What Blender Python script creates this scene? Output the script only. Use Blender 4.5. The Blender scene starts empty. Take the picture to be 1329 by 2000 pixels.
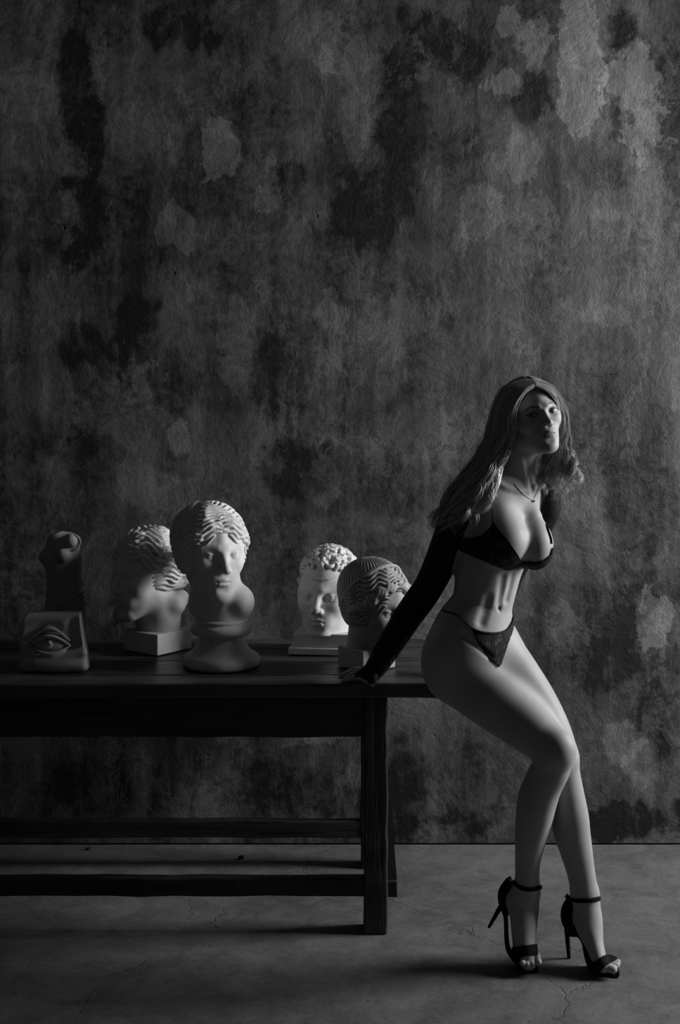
import bpy, math, random
import numpy as np

# ------------------------------------------------------------------ camera
F = 2400.0          # focal length in pixels of the 1329 x 2000 frame
CX, HY = 664.5, 790.0   # principal column and horizon row
CAMZ = 1.52
scene = bpy.context.scene
C = scene.collection
cam_d = bpy.data.cameras.new('camera'); cam = bpy.data.objects.new('camera', cam_d); C.objects.link(cam)
cam.location = (0, 0, CAMZ); cam.rotation_euler = (math.pi/2, 0, 0)
cam_d.sensor_fit = 'VERTICAL'; cam_d.sensor_height = 36.0
cam_d.lens = F/2000*36.0
cam_d.shift_y = -(1000-HY)/2000.0
cam_d.clip_start = 0.05
scene.camera = cam

# ------------------------------------------------------------------ light
W = bpy.data.worlds.new('world'); scene.world = W; W.use_nodes = True
W.node_tree.nodes['Background'].inputs[0].default_value = (1, 1, 1, 1)
W.node_tree.nodes['Background'].inputs[1].default_value = 0.022
def area(name, loc, target, sx, sy, power, spread=180):
    l = bpy.data.lights.new(name, 'AREA'); l.shape = 'RECTANGLE'; l.size = sx; l.size_y = sy
    l.energy = power; l.spread = math.radians(spread)
    o = bpy.data.objects.new(name, l); C.objects.link(o); o.location = loc
    d = np.array(target, float)-np.array(loc, float)
    from mathutils import Vector
    o.rotation_euler = Vector(d).to_track_quat('-Z', 'Y').to_euler()
    return o
WIN_X, WIN_Y0, WIN_Y1, WIN_Z0, WIN_Z1 = 3.3, 3.20, 4.18, 1.0, 2.9
area('window_daylight', (WIN_X+0.25, (WIN_Y0+WIN_Y1)/2, (WIN_Z0+WIN_Z1)/2), (0, (WIN_Y0+WIN_Y1)/2-0.1, 1.2),
     WIN_Y1-WIN_Y0, WIN_Z1-WIN_Z0, 210)
scene.view_settings.view_transform = 'Standard'; scene.view_settings.look = 'None'
scene.view_settings.gamma = 1.0; scene.view_settings.exposure = 0.0
scene.view_settings.use_curve_mapping = False

# ------------------------------------------------------------------ helpers
def P(px, py, Y):
    """a point of the place from its row and column in the photograph and its depth"""
    return np.array(((px-CX)*Y/F, Y, CAMZ-(py-HY)*Y/F))
def tag(o, label=None, cat=None, group=None, kind=None):
    if label: o['label'] = label
    if cat: o['category'] = cat
    if group: o['group'] = group
    if kind: o['kind'] = kind
    return o
def empty(name, loc=(0, 0, 0), rz=0.0):
    o = bpy.data.objects.new(name, None); C.objects.link(o); o.location = tuple(loc); o.rotation_euler = (0, 0, rz)
    o.empty_display_size = 0.05
    return o
def mesh_obj(name, V, Fc, mat, parent=None, smooth=False, loc=None):
    me = bpy.data.meshes.new(name)
    V = np.asarray(V, np.float32)
    if isinstance(Fc, np.ndarray):
        n, m = Fc.shape
        me.vertices.add(len(V)); me.vertices.foreach_set('co', V.ravel())
        me.loops.add(n*m); me.loops.foreach_set('vertex_index', Fc.astype(np.int32).ravel())
        me.polygons.add(n); me.polygons.foreach_set('loop_start', np.arange(0, n*m, m, dtype=np.int32))
        me.update(calc_edges=True)
    else:
        me.from_pydata([tuple(map(float, v)) for v in V], [], Fc)
    me.polygons.foreach_set('use_smooth', np.full(len(me.polygons), smooth, bool))
    me.update()
    if mat: me.materials.append(mat)
    o = bpy.data.objects.new(name, me); C.objects.link(o)
    if parent: o.parent = parent
    if loc is not None: o.location = tuple(loc)
    return o
def bevel(o, w=0.004, seg=2):
    m = o.modifiers.new('bevel', 'BEVEL'); m.width = w; m.segments = seg; m.limit_method = 'ANGLE'; m.angle_limit = 0.6
    return o
def box_mesh(x0, x1, y0, y1, z0, z1, taper=None):
    V = [(x, y, z) for z in (z0, z1) for y in (y0, y1) for x in (x0, x1)]
    Fc = [(0, 2, 3, 1), (4, 5, 7, 6), (0, 1, 5, 4), (2, 6, 7, 3), (0, 4, 6, 2), (1, 3, 7, 5)]
    return V, Fc
def rough_board(name, lo, hi, mat, parent, seg, amp, seed, bw=0.004, fixed=None):
    """a sawn timber: a box cut in slices along its longest axis, each slice slightly uneven"""
    rnd = random.Random(seed); ax = int(np.argmax(np.array(hi)-np.array(lo)))
    o1, o2 = [i for i in range(3) if i != ax]
    V, Fc = [], []
    drift = [[rnd.uniform(-amp, amp) for _ in range(4)] for _ in range(seg+1)]
    for i in range(seg+1):
        t = lo[ax]+(hi[ax]-lo[ax])*i/seg
        dr = drift[i]
        for a, b, q in ((lo[o1], lo[o2], 0), (hi[o1], lo[o2], 1), (hi[o1], hi[o2], 2), (lo[o1], hi[o2], 3)):
            p = [0, 0, 0]; p[ax] = t
            p[o1] = a+(dr[0] if q in (0, 3) else dr[1]); p[o2] = b+(dr[2] if q in (0, 1) else dr[3])
            V.append(p)
    for i in range(seg):
        for q in range(4):
            a = i*4+q; b = i*4+(q+1) % 4
            Fc.append((a, b, b+4, a+4))
    Fc.append((3, 2, 1, 0)); k = seg*4; Fc.append((k, k+1, k+2, k+3))
    o = mesh_obj(name, V, Fc, mat, parent)
    import bmesh
    bm = bmesh.new(); bm.from_mesh(o.data); bmesh.ops.recalc_face_normals(bm, faces=bm.faces); bm.to_mesh(o.data); bm.free()
    bevel(o, bw, 2)
    return o
def lathe(name, prof, mat, parent=None, n=72, loc=None, wob=0.0):
    V, Fc = [], []
    m = len(prof)
    for i in range(n):
        a = 2*math.pi*i/n
        for r, z in prof: V.append((r*math.cos(a), r*math.sin(a), z))
    Q = []
    for i in range(n):
        j = (i+1) % n
        for k in range(m-1): Q.append((i*m+k, j*m+k, j*m+k+1, i*m+k+1))
    return mesh_obj(name, V, np.array(Q), mat, parent, True, loc)
def tube(pts, rad, n=8, flat=1.0, up=None):
    """V, F of a tube along pts with radius list; flat squeezes it along the second axis"""
    pts = np.asarray(pts, float); m = len(pts)
    rad = np.broadcast_to(np.asarray(rad, float), (m,))
    T = np.gradient(pts, axis=0); T /= np.linalg.norm(T, axis=1, keepdims=True)+1e-12
    u = np.array(up if up is not None else (0.3, 0.2, 0.93), float)
    V = []
    for i in range(m):
        a = np.cross(T[i], u); a /= np.linalg.norm(a)+1e-12
        b = np.cross(a, T[i])
        u = b
        for k in range(n):
            th = 2*math.pi*k/n
            V.append(pts[i]+rad[i]*(math.cos(th)*a+flat*math.sin(th)*b))
    Q = []
    for i in range(m-1):
        for k in range(n):
            k2 = (k+1) % n
            Q.append((i*n+k, i*n+k2, (i+1)*n+k2, (i+1)*n+k))
    return np.array(V), np.array(Q)
def catmull(pts, sub):
    pts = np.asarray(pts, float)
    Q = np.vstack([2*pts[0]-pts[1], pts, 2*pts[-1]-pts[-2]])
    out = []
    for i in range(1, len(Q)-2):
        p0, p1, p2, p3 = Q[i-1], Q[i], Q[i+1], Q[i+2]
        for s in range(sub):
            t = s/sub
            out.append(0.5*((2*p1)+(-p0+p2)*t+(2*p0-5*p1+4*p2-p3)*t*t+(-p0+3*p1-3*p2+p3)*t**3))
    out.append(pts[-1])
    return np.array(out)
def rotm(ax, deg):
    a = math.radians(deg); c, s = math.cos(a), math.sin(a)
    if ax == 'x': return np.array(((1, 0, 0), (0, c, -s), (0, s, c)))
    if ax == 'y': return np.array(((c, 0, s), (0, 1, 0), (-s, 0, c)))
    return np.array(((c, -s, 0), (s, c, 0), (0, 0, 1)))

# ------------------------------------------------------------------ sculpting with distance fields
class Sculpt:
    """clay: solids added, blended and cut on a grid, then skinned with surface nets"""
    def __init__(s, xs, ys, zs):
        s.xs, s.ys, s.zs = [np.asarray(a, np.float32) for a in (xs, ys, zs)]
        s.d = np.full((len(s.xs), len(s.ys), len(s.zs)), 0.5, np.float32)
        s.R = np.eye(3, dtype=np.float32); s.t = np.zeros(3, np.float32); s.k = np.float32(1)
    @staticmethod
    def cube(lo, hi, h):
        return Sculpt(*[np.arange(lo[i], hi[i]+h, h) for i in range(3)])
    def frame(s, R=None, t=(0, 0, 0), k=1.0):
        s.R = np.eye(3, dtype=np.float32) if R is None else np.asarray(R, np.float32)
        s.t = np.asarray(t, np.float32); s.k = np.float32(k)
    def window(s, lo, hi, pad):
        lo, hi = np.asarray(lo, float), np.asarray(hi, float)
        cs = np.array([[(lo, hi)[i][0], (lo, hi)[j][1], (lo, hi)[k][2]] for i in (0, 1) for j in (0, 1) for k in (0, 1)])
        wc = (cs*s.k)@s.R.T+s.t
        a, b = wc.min(0)-pad, wc.max(0)+pad
        sl = []
        for ax, l, h in zip((s.xs, s.ys, s.zs), a, b):
            i0 = max(int(np.searchsorted(ax, l))-2, 0); i1 = min(int(np.searchsorted(ax, h))+2, len(ax))
            if i1 <= i0: return None
            sl.append(slice(i0, i1))
        return tuple(sl)
    def coords(s, sl):
        x = s.xs[sl[0]][:, None, None]-s.t[0]; y = s.ys[sl[1]][None, :, None]-s.t[1]; z = s.zs[sl[2]][None, None, :]-s.t[2]
        R = s.R/s.k
        return (R[0, 0]*x+R[1, 0]*y+R[2, 0]*z, R[0, 1]*x+R[1, 1]*y+R[2, 1]*z, R[0, 2]*x+R[1, 2]*y+R[2, 2]*z)
    def put(s, prim, k=0.0, op='+'):
        fn, lo, hi = prim[:3]
        k = float(k)*float(s.k); pad = k+0.012*float(s.k)
        sl = s.window(lo, hi, pad)
        if sl is None: return
        a = s.d[sl]
        if len(prim) > 3:                             # a limb: each piece only where it matters
            b = np.full(a.shape, 0.5, np.float32)
            for f, l, h in prim[3]:
                w = s.window(l, h, pad)
                if w is None: continue
                v = (f(*s.coords(w))*s.k).astype(np.float32)
                q = tuple(slice(w[i].start-sl[i].start, w[i].stop-sl[i].start) for i in range(3))
                if any(q[i].start < 0 for i in range(3)):
                    v = v[tuple(slice(max(0, -q[i].start), None) for i in range(3))]
                    q = tuple(slice(max(0, q[i].start), q[i].stop) for i in range(3))
                t = b[q]; v = v[:t.shape[0], :t.shape[1], :t.shape[2]]
                b[q] = np.minimum(t, v)
        else:
            b = (fn(*s.coords(sl))*s.k).astype(np.float32)
        if op == '-': a, b = -a, b
        if op == '&': a, b = -a, -b
        if k > 0:
            h = np.maximum(k-np.abs(a-b), 0)/k
            r = np.minimum(a, b)-h*h*(k*0.25)
        else: r = np.minimum(a, b)
        s.d[sl] = r if op == '+' else -r
    def both(s, mk, k=0.0, op='+'):
        for sg in (-1, 1): s.put(mk(sg), k, op)
    def groove(s, c, r, pole, N, a, M, amp, side=None, mirror=False):
        """combed hair: wavy ridges running from one pole of the skull round to the other"""
        I, J, K = np.nonzero(np.abs(s.d) < 0.016)
        p = np.stack([s.xs[I], s.ys[J], s.zs[K]], 1).astype(np.float64)
        l = ((p-s.t)@s.R)/s.k
        q = (l-np.array(c))/np.array(r); q /= np.linalg.norm(q, axis=1, keepdims=True)+1e-9
        if mirror: q[:, 0] = np.abs(q[:, 0])             # a centre parting
        ax = np.array(pole, float); ax /= np.linalg.norm(ax)
        e1 = np.array((0.3, -0.5, 0.8)); e1 = e1-ax*(e1@ax); e1 /= np.linalg.norm(e1); e2 = np.cross(ax, e1)
        u = np.arccos(np.clip(q@ax, -1, 1)); ph = np.arctan2(q@e2, q@e1)
        w = np.abs(np.sin(0.5*(N*ph+a*np.sin(M*u+1.7*np.sin(2*ph)))))
        h = amp*(w**1.3-0.5)*np.clip(np.sin(u)*1.6, 0, 1)
        if side is not None:
            t = (l-np.array(side[0]))@np.array(side[1])
            h = h*np.clip(t/0.004, 0, 1)
        s.d[I, J, K] -= (h*s.k).astype(np.float32)
    def skin(s):
        d = s.d; neg = d < 0
        cnt = np.zeros((d.shape[0]-1, d.shape[1]-1, d.shape[2]-1), np.uint8)
        for i in (0, 1):
            for j in (0, 1):
                for k in (0, 1):
                    cnt += neg[i:d.shape[0]-1+i, j:d.shape[1]-1+j, k:d.shape[2]-1+k]
        act = (cnt > 0) & (cnt < 8)
        I, J, K = np.nonzero(act)
        n = len(I)
        idx = np.full(act.shape, -1, np.int32); idx[I, J, K] = np.arange(n, dtype=np.int32)
        acc = np.zeros((n, 3), np.float32); num = np.zeros(n, np.float32)
        cv = {(i, j, k): d[I+i, J+j, K+k] for i in (0, 1) for j in (0, 1) for k in (0, 1)}
        for a in cv:
            for ax in range(3):
                if a[ax] == 1: continue
                b = list(a); b[ax] = 1; b = tuple(b)
                va, vb = cv[a], cv[b]
                m = (va < 0) != (vb < 0)
                t = np.where(m, va/np.where(va == vb, 1, va-vb), 0)
                p = np.tile(np.array(a, np.float32), (n, 1)); p[:, ax] = t
                acc += p*m[:, None]; num += m
        fr = acc/num[:, None]
        V = np.empty((n, 3), np.float32)
        for c, (ax, ii) in enumerate(((s.xs, I), (s.ys, J), (s.zs, K))):
            V[:, c] = ax[ii]*(1-fr[:, c])+ax[ii+1]*fr[:, c]
        quads = []
        nx, ny, nz = d.shape
        def emit(m, off, cells, up):
            i, j, k = np.nonzero(m); i, j, k = i+off[0], j+off[1], k+off[2]
            q = np.stack([idx[i+c[0], j+c[1], k+c[2]] for c in cells], 1)
            f = neg[i, j, k]
            q[~f] = q[~f][:, ::-1]
            quads.append(q)
        m = neg[:-1, 1:-1, 1:-1] != neg[1:, 1:-1, 1:-1]
        emit(m, (0, 1, 1), ((0, -1, -1), (0, 0, -1), (0, 0, 0), (0, -1, 0)), 0)
        m = neg[1:-1, :-1, 1:-1] != neg[1:-1, 1:, 1:-1]
        emit(m, (1, 0, 1), ((-1, 0, -1), (-1, 0, 0), (0, 0, 0), (0, 0, -1)), 0)
        m = neg[1:-1, 1:-1, :-1] != neg[1:-1, 1:-1, 1:]
        emit(m, (1, 1, 0), ((-1, -1, 0), (0, -1, 0), (0, 0, 0), (-1, 0, 0)), 0)
        return V, np.concatenate(quads)
    def build(s, name, mat, parent=None, loc=None, relax=1):
        V, Q = s.skin()
        V = smooth_mesh(V, Q, relax)
        return mesh_obj(name, V, Q, mat, parent, True, loc)
def smooth_mesh(V, Q, it, lam=0.5):
    if it <= 0: return V
    e = np.concatenate([Q[:, [0, 1]], Q[:, [1, 2]], Q[:, [2, 3]], Q[:, [3, 0]]])
    n = len(V); deg = np.bincount(e[:, 0], minlength=n)+np.bincount(e[:, 1], minlength=n)
    V = V.astype(np.float64)
    for _ in range(it):
        for l in (lam, -lam*1.04):
            A = np.empty_like(V)
            for c in range(3):
                A[:, c] = np.bincount(e[:, 0], V[e[:, 1], c], n)+np.bincount(e[:, 1], V[e[:, 0], c], n)
            V = V+l*(A/np.maximum(deg, 1)[:, None]-V)
    return V
def ell(c, r, R=None):
    c, r = np.array(c, float), np.array(r, float)
    def fn(x, y, z):
        x, y, z = x-c[0], y-c[1], z-c[2]
        if R is not None:
            x, y, z = (R[0, 0]*x+R[1, 0]*y+R[2, 0]*z, R[0, 1]*x+R[1, 1]*y+R[2, 1]*z, R[0, 2]*x+R[1, 2]*y+R[2, 2]*z)
        x, y, z = x/r[0], y/r[1], z/r[2]
        k0 = np.sqrt(x*x+y*y+z*z)
        k1 = np.sqrt((x/r[0])**2+(y/r[1])**2+(z/r[2])**2)
        return k0*(k0-1)/np.maximum(k1, 1e-6)
    m = r if R is None else np.full(3, r.max())
    return fn, c-m, c+m
def ball(c, r): return ell(c, (r, r, r))
def cap(a, b, ra, rb=None):
    a, b = np.array(a, float), np.array(b, float); rb = ra if rb is None else rb
    ab = b-a; L = max(float(ab@ab), 1e-12); m = max(ra, rb)
    def fn(x, y, z):
        x, y, z = x-a[0], y-a[1], z-a[2]
        t = np.clip((x*ab[0]+y*ab[1]+z*ab[2])/L, 0, 1)
        return np.sqrt((x-t*ab[0])**2+(y-t*ab[1])**2+(z-t*ab[2])**2)-(ra+(rb-ra)*t)
    return fn, np.minimum(a, b)-m, np.maximum(a, b)+m
def chain(pts, rads):
    """hard union of tapered capsules along a polyline"""
    pts = np.asarray(pts, float); rads = np.asarray(rads, float)
    segs = [cap(pts[i], pts[i+1], rads[i], rads[i+1]) for i in range(len(pts)-1)]
    def fn(x, y, z):
        d = None
        for f, _, _ in segs:
            v = f(x, y, z); d = v if d is None else np.minimum(d, v)
        return d
    m = rads.max()
    return fn, pts.min(0)-m, pts.max(0)+m, segs
def sweep(st, u, sub=6):
    """limb: stations (x, y, z, ra, rb); ra is the half width along u, rb across it"""
    S = catmull(np.asarray(st, float), sub); u = np.asarray(u, float); u = u/np.linalg.norm(u)
    pts = S[:, :3]; m = S[:, 3:].max()
    def piece(a, b):
        ab = b[:3]-a[:3]; L = float(np.linalg.norm(ab)); w = ab/L
        v = np.cross(w, u); v /= np.linalg.norm(v); uu = np.cross(v, w)
        def fn(x, y, z):
            X, Y, Z = x-a[0], y-a[1], z-a[2]
            ax = X*w[0]+Y*w[1]+Z*w[2]
            t = np.clip(ax/L, 0, 1); al = ax-t*L
            p = X*uu[0]+Y*uu[1]+Z*uu[2]; q = X*v[0]+Y*v[1]+Z*v[2]
            ra = a[3]+(b[3]-a[3])*t; rb = a[4]+(b[4]-a[4])*t; mn = np.minimum(ra, rb)
            p /= ra; q /= rb; al = al/mn
            k0 = np.sqrt(p*p+q*q+al*al)
            p /= ra; q /= rb; al = al/mn
            return k0*(k0-1)/np.maximum(np.sqrt(p*p+q*q+al*al), 1e-5)
        r = max(a[3:].max(), b[3:].max())
        return fn, np.minimum(a[:3], b[:3])-r, np.maximum(a[:3], b[:3])+r
    segs = [piece(S[i], S[i+1]) for i in range(len(S)-1) if np.linalg.norm(S[i+1, :3]-S[i, :3]) > 1e-7]
    def fn(x, y, z):
        d = None
        for f, _, _ in segs:
            e = f(x, y, z); d = e if d is None else np.minimum(d, e)
        return d
    return fn, pts.min(0)-m, pts.max(0)+m, segs
def rbox(c, h, r, R=None):
    c, h = np.array(c, float), np.array(h, float)
    def fn(x, y, z):
        x, y, z = x-c[0], y-c[1], z-c[2]
        if R is not None:
            x, y, z = (R[0, 0]*x+R[1, 0]*y+R[2, 0]*z, R[0, 1]*x+R[1, 1]*y+R[2, 1]*z, R[0, 2]*x+R[1, 2]*y+R[2, 2]*z)
        qx, qy, qz = np.abs(x)-h[0]+r, np.abs(y)-h[1]+r, np.abs(z)-h[2]+r
        return np.sqrt(np.maximum(qx, 0)**2+np.maximum(qy, 0)**2+np.maximum(qz, 0)**2)+np.minimum(np.maximum(qx, np.maximum(qy, qz)), 0)-r
    m = h if R is None else np.full(3, np.linalg.norm(h))
    return fn, c-m, c+m
def cut(prim, *halves):
    """a solid limited by half spaces (point, outward normal)"""
    hs = [(np.array(p, float), np.array(n, float)/np.linalg.norm(n)) for p, n in halves]
    def lim(fn):
        def g(x, y, z):
            d = fn(x, y, z)
            for p, n in hs: d = np.maximum(d, (x-p[0])*n[0]+(y-p[1])*n[1]+(z-p[2])*n[2])
            return d
        return g
    out = (lim(prim[0]), prim[1], prim[2])
    return out if len(prim) < 4 else out+([(lim(f), l, h) for f, l, h in prim[3]], )

# ------------------------------------------------------------------ materials
class NT:
    def __init__(s, name):
        s.m = bpy.data.materials.new(name); s.m.use_nodes = True
        s.t = s.m.node_tree; s.b = s.t.nodes['Principled BSDF']; s.out = s.t.nodes['Material Output']
        s.tc = s.t.nodes.new('ShaderNodeTexCoord')
    def n(s, ty, **kw):
        nd = s.t.nodes.new(ty)
        for k, v in kw.items(): setattr(nd, k, v)
        return nd
    def link(s, a, b): s.t.links.new(a, b)
    def val(s, inp, v):
        if isinstance(v, (int, float)): inp.default_value = v
        elif isinstance(v, (tuple, list)): inp.default_value = v
        else: s.link(v, inp)
    def mapping(s, scale=(1, 1, 1), loc=(0, 0, 0), rot=(0, 0, 0), src=None):
        m = s.n('ShaderNodeMapping'); m.inputs['Scale'].default_value = scale; m.inputs['Location'].default_value = loc
        m.inputs['Rotation'].default_value = rot
        s.link(src or s.tc.outputs['Object'], m.inputs['Vector']); return m.outputs[0]
    def noise(s, scale, detail=6, rough=0.6, dist=0.0, vec=None, lac=2.0):
        n = s.n('ShaderNodeTexNoise'); n.inputs['Scale'].default_value = scale; n.inputs['Detail'].default_value = detail
        n.inputs['Roughness'].default_value = rough; n.inputs['Distortion'].default_value = dist
        s.link(vec or s.tc.outputs['Object'], n.inputs['Vector']); return n.outputs['Fac']
    def voro(s, scale, vec=None, feature='F1'):
        n = s.n('ShaderNodeTexVoronoi'); n.feature = feature; n.inputs['Scale'].default_value = scale
        s.link(vec or s.tc.outputs['Object'], n.inputs['Vector']); return n.outputs['Distance']
    def math(s, op, a, b=0.0, c=None):
        n = s.n('ShaderNodeMath', operation=op); s.val(n.inputs[0], a); s.val(n.inputs[1], b)
        if c is not None: s.val(n.inputs[2], c)
        return n.outputs[0]
    def rng(s, v, a, b, c=0.0, d=1.0, smooth=True):
        n = s.n('ShaderNodeMapRange'); n.interpolation_type = 'SMOOTHSTEP' if smooth else 'LINEAR'
        s.val(n.inputs[0], v)
        for i, q in enumerate((a, b, c, d)): n.inputs[1+i].default_value = q
        return n.outputs[0]
    def mix(s, f, a, b):
        n = s.n('ShaderNodeMix', data_type='FLOAT'); s.val(n.inputs[0], f); s.val(n.inputs[2], a); s.val(n.inputs[3], b)
        return n.outputs[0]
    def colour(s, v):
        if isinstance(v, (int, float)): s.b.inputs['Base Color'].default_value = (v, v, v, 1)
        else: s.link(v, s.b.inputs['Base Color'])
    def bump(s, h, strength, dist, prev=None):
        n = s.n('ShaderNodeBump'); n.inputs['Strength'].default_value = strength; n.inputs['Distance'].default_value = dist
        s.link(h, n.inputs['Height'])
        if prev: s.link(prev, n.inputs['Normal'])
        s.link(n.outputs[0], s.b.inputs['Normal']); return n.outputs[0]
    def rough(s, v): s.val(s.b.inputs['Roughness'], v)
    def spec(s, v): s.b.inputs['Specular IOR Level'].default_value = v
def plain(name, v, rough=0.6, spec=0.4, bump=None):
    t = NT(name); t.colour(v); t.rough(rough); t.spec(spec)
    if bump: t.bump(t.noise(bump[0], 4), bump[1], bump[2])
    return t.m
WALL_Y = 4.242
def wall_material():
    t = NT('distressed_plaster')
    vec = t.tc.outputs['Object']                     # wall coordinates are metres in the room
    big = t.noise(1.3, 9, 0.62, 0.35)
    mid = t.noise(5.0, 9, 0.7, 0.6)
    fine = t.noise(26, 8, 0.72, 0.2)
    streak = t.noise(1.0, 8, 0.66, 0.25, t.mapping((5.5, 1, 0.75)))
    # old paint: soft cloudy base
    patch = t.rng(t.noise(2.3, 10, 0.68, 0.7, t.mapping((1.25, 1, 0.85), (11, 0, 5))), 0.485, 0.525)
    drip = t.noise(1.0, 7, 0.62, 0.3, t.mapping((16, 1, 1.1), (2, 0, 8)))
    base = t.math('ADD', t.rng(big, 0.32, 0.68, 0.50, 1.05), t.rng(mid, 0.36, 0.66, -0.17, 0.17))
    base = t.math('ADD', base, t.rng(streak, 0.34, 0.68, -0.30, 0.28))
    base = t.math('ADD', base, t.math('MULTIPLY', patch, 0.24))
    base = t.math('ADD', base, t.rng(drip, 0.36, 0.64, -0.10, 0.10))
    # hand-sized areas of lighter filler and darker bare plaster, ragged at the rim
    rag = t.math('ADD', t.math('MULTIPLY', t.noise(8, 9, 0.75, 0.5), 2.0), t.math('MULTIPLY', t.noise(3.4, 5, 0.62, 0.5, t.mapping((1.5, 1, 0.9))), 3.4))
    blobs = [  # column, row, half width, half height, lift
        (1130, 110, 45, 150, .42), (1255, 170, 60, 110, .40), (1040, 80, 40, 60, .28), (890, 95, 80, 60, -.42), (985, 35, 40, 40, .34),
        (1215, 50, 45, 45, -.4), (1040, 190, 40, 60, -.36), (985, 160, 45, 30, .34), (1010, 310, 70, 60, .24), (780, 200, 55, 170, -.26), (700, 150, 30, 160, .22),
        (160, 230, 45, 230, -.42), (60, 420, 80, 110, -.2), (425, 300, 45, 55, .40), (640, 110, 22, 40, .34), (270, 260, 60, 60, .12),
        (350, 60, 90, 50, -.3), (545, 200, 90, 70, -.22), (720, 400, 100, 70, -.32), (570, 350, 40, 50, -.3), (520, 390, 22, 32, .22),
        (930, 400, 70, 70, .2), (1250, 400, 80, 80, .15), (340, 440, 45, 45, .26), (270, 640, 45, 110, -.34), (180, 690, 60, 50, -.3),
        (640, 610, 40, 60, .28), (460, 680, 35, 110, .2), (350, 860, 25, 40, .32), (330, 750, 60, 60, -.25), (540, 760, 60, 120, -.25),
        (560, 910, 90, 60, -.28), (640, 950, 40, 50, .2), (300, 950, 60, 60, .18), (120, 870, 70, 50, -.15), (800, 620, 90, 60, .15),
        (820, 840, 60, 70, .1), (1190, 620, 60, 30, .18), (1280, 1230, 35, 75, .38), (1190, 1280, 70, 110, -.32), (1270, 1420, 40, 90, -.28),
        (1200, 1440, 45, 50, .25), (1260, 1500, 40, 40, .2), (1240, 1610, 110, 40, -.45), (800, 1560, 70, 110, -.3), (640, 1420, 60, 30, .25),
        (560, 1520, 80, 60, -.2), (200, 1560, 120, 70, -.25), (880, 1600, 90, 40, -.3), (420, 1560, 60, 60, .12), (1100, 1180, 60, 90, .1)]
    k = WALL_Y/F
    for px, py, rx, ry, a in blobs:
        sub = t.n('ShaderNodeVectorMath', operation='SUBTRACT'); t.link(vec, sub.inputs[0])
        sub.inputs[1].default_value = ((px-CX)*k, 0, CAMZ-(py-HY)*k)
        mul = t.n('ShaderNodeVectorMath', operation='MULTIPLY'); t.link(sub.outputs[0], mul.inputs[0])
        mul.inputs[1].default_value = (1/(rx*k), 0, 1/(ry*k))
        ln = t.n('ShaderNodeVectorMath', operation='LENGTH'); t.link(mul.outputs[0], ln.inputs[0])
        e = t.math('ADD', ln.outputs['Value'], rag)
        if a > 0: m = t.rng(e, 3.66, 3.54, 0, a*2.0)
        else: m = t.rng(e, 3.85, 3.3, 0, a*1.85)
        base = t.math('ADD', base, m)
    # flaking: small hard-edged chips
    fl = t.rng(t.noise(3.2, 10, 0.74, 0.5, t.mapping((1.3, 1, 0.8), (3.1, 0, 7.7))), 0.56, 0.575)
    chips = t.math('MULTIPLY', fl, t.rng(fine, 0.42, 0.5))
    base = t.math('ADD', base, t.math('MULTIPLY', chips, 0.26))
    pit = t.rng(t.noise(30, 6, 0.75, 0, t.mapping((1, 1, 0.7), (9, 0, 2))), 0.3, 0.38, 1, 0)
    pm = t.rng(t.noise(2.6, 5, 0.6, 0.3, t.mapping((1, 1, 1), (5, 0, 1))), 0.48, 0.62)
    pit = t.math('MULTIPLY', pit, pm)
    base = t.math('SUBTRACT', base, t.math('MULTIPLY', pit, 0.6))
    dots = t.rng(t.voro(7.5), 0.02, 0.05, 1, 0)
    dots = t.math('MULTIPLY', dots, t.rng(t.noise(3.3, 2), 0.5, 0.56))
    base = t.math('SUBTRACT', base, t.math('MULTIPLY', dots, 0.7))
    # hairline cracks, mostly vertical, some level trowel marks
    crk = t.rng(t.math('ABSOLUTE', t.math('SUBTRACT', t.noise(1.5, 7, 0.62, 0.5, t.mapping((2.6, 1, 0.55), (1, 0, 3))), 0.5)), 0.0, 0.0032, 1, 0)
    crk = t.math('MULTIPLY', crk, t.rng(t.noise(2.3, 4, 0.6, 0, t.mapping((1, 1, 1), (8, 0, 4))), 0.55, 0.62))
    lev = t.rng(t.math('ABSOLUTE', t.math('SUBTRACT', t.noise(1.5, 7, 0.55, 0.3, t.mapping((0.4, 1, 2.9), (4, 0, 9))), 0.5)), 0.0, 0.0030, 1, 0)
    lev = t.math('MULTIPLY', lev, t.rng(t.noise(2.6, 4, 0.6, 0, t.mapping((1, 1, 1), (2, 0, 6))), 0.57, 0.64))
    lines = t.math('ADD', crk, lev)
    base = t.math('SUBTRACT', base, t.math('MULTIPLY', lines, 0.28))
    base = t.math('ADD', base, t.math('MULTIPLY', t.rng(fine, 0.36, 0.64, -0.22, 0.22), t.rng(t.noise(2.9, 4, 0.6, 0.4, t.mapping((1, 1, 1), (6, 0, 6))), 0.42, 0.58, 0.25, 1.0)))
    base = t.math('MAXIMUM', base, 0.20)
    t.colour(t.math('MULTIPLY', t.math('POWER', base, 1.35), 0.125))
    t.rough(t.rng(fine, 0.3, 0.7, 0.5, 0.78)); t.spec(0.3)
    h = t.math('ADD', t.math('MULTIPLY', mid, 0.5), t.math('MULTIPLY', fine, 0.3))
    h = t.math('ADD', h, t.math('MULTIPLY', chips, 0.16))
    h = t.math('SUBTRACT', h, t.math('MULTIPLY', t.math('ADD', pit, dots), 0.35))
    h = t.math('SUBTRACT', h, t.math('MULTIPLY', lines, 0.08))
    t.bump(h, 0.7, 0.02)
    return t.m
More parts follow.
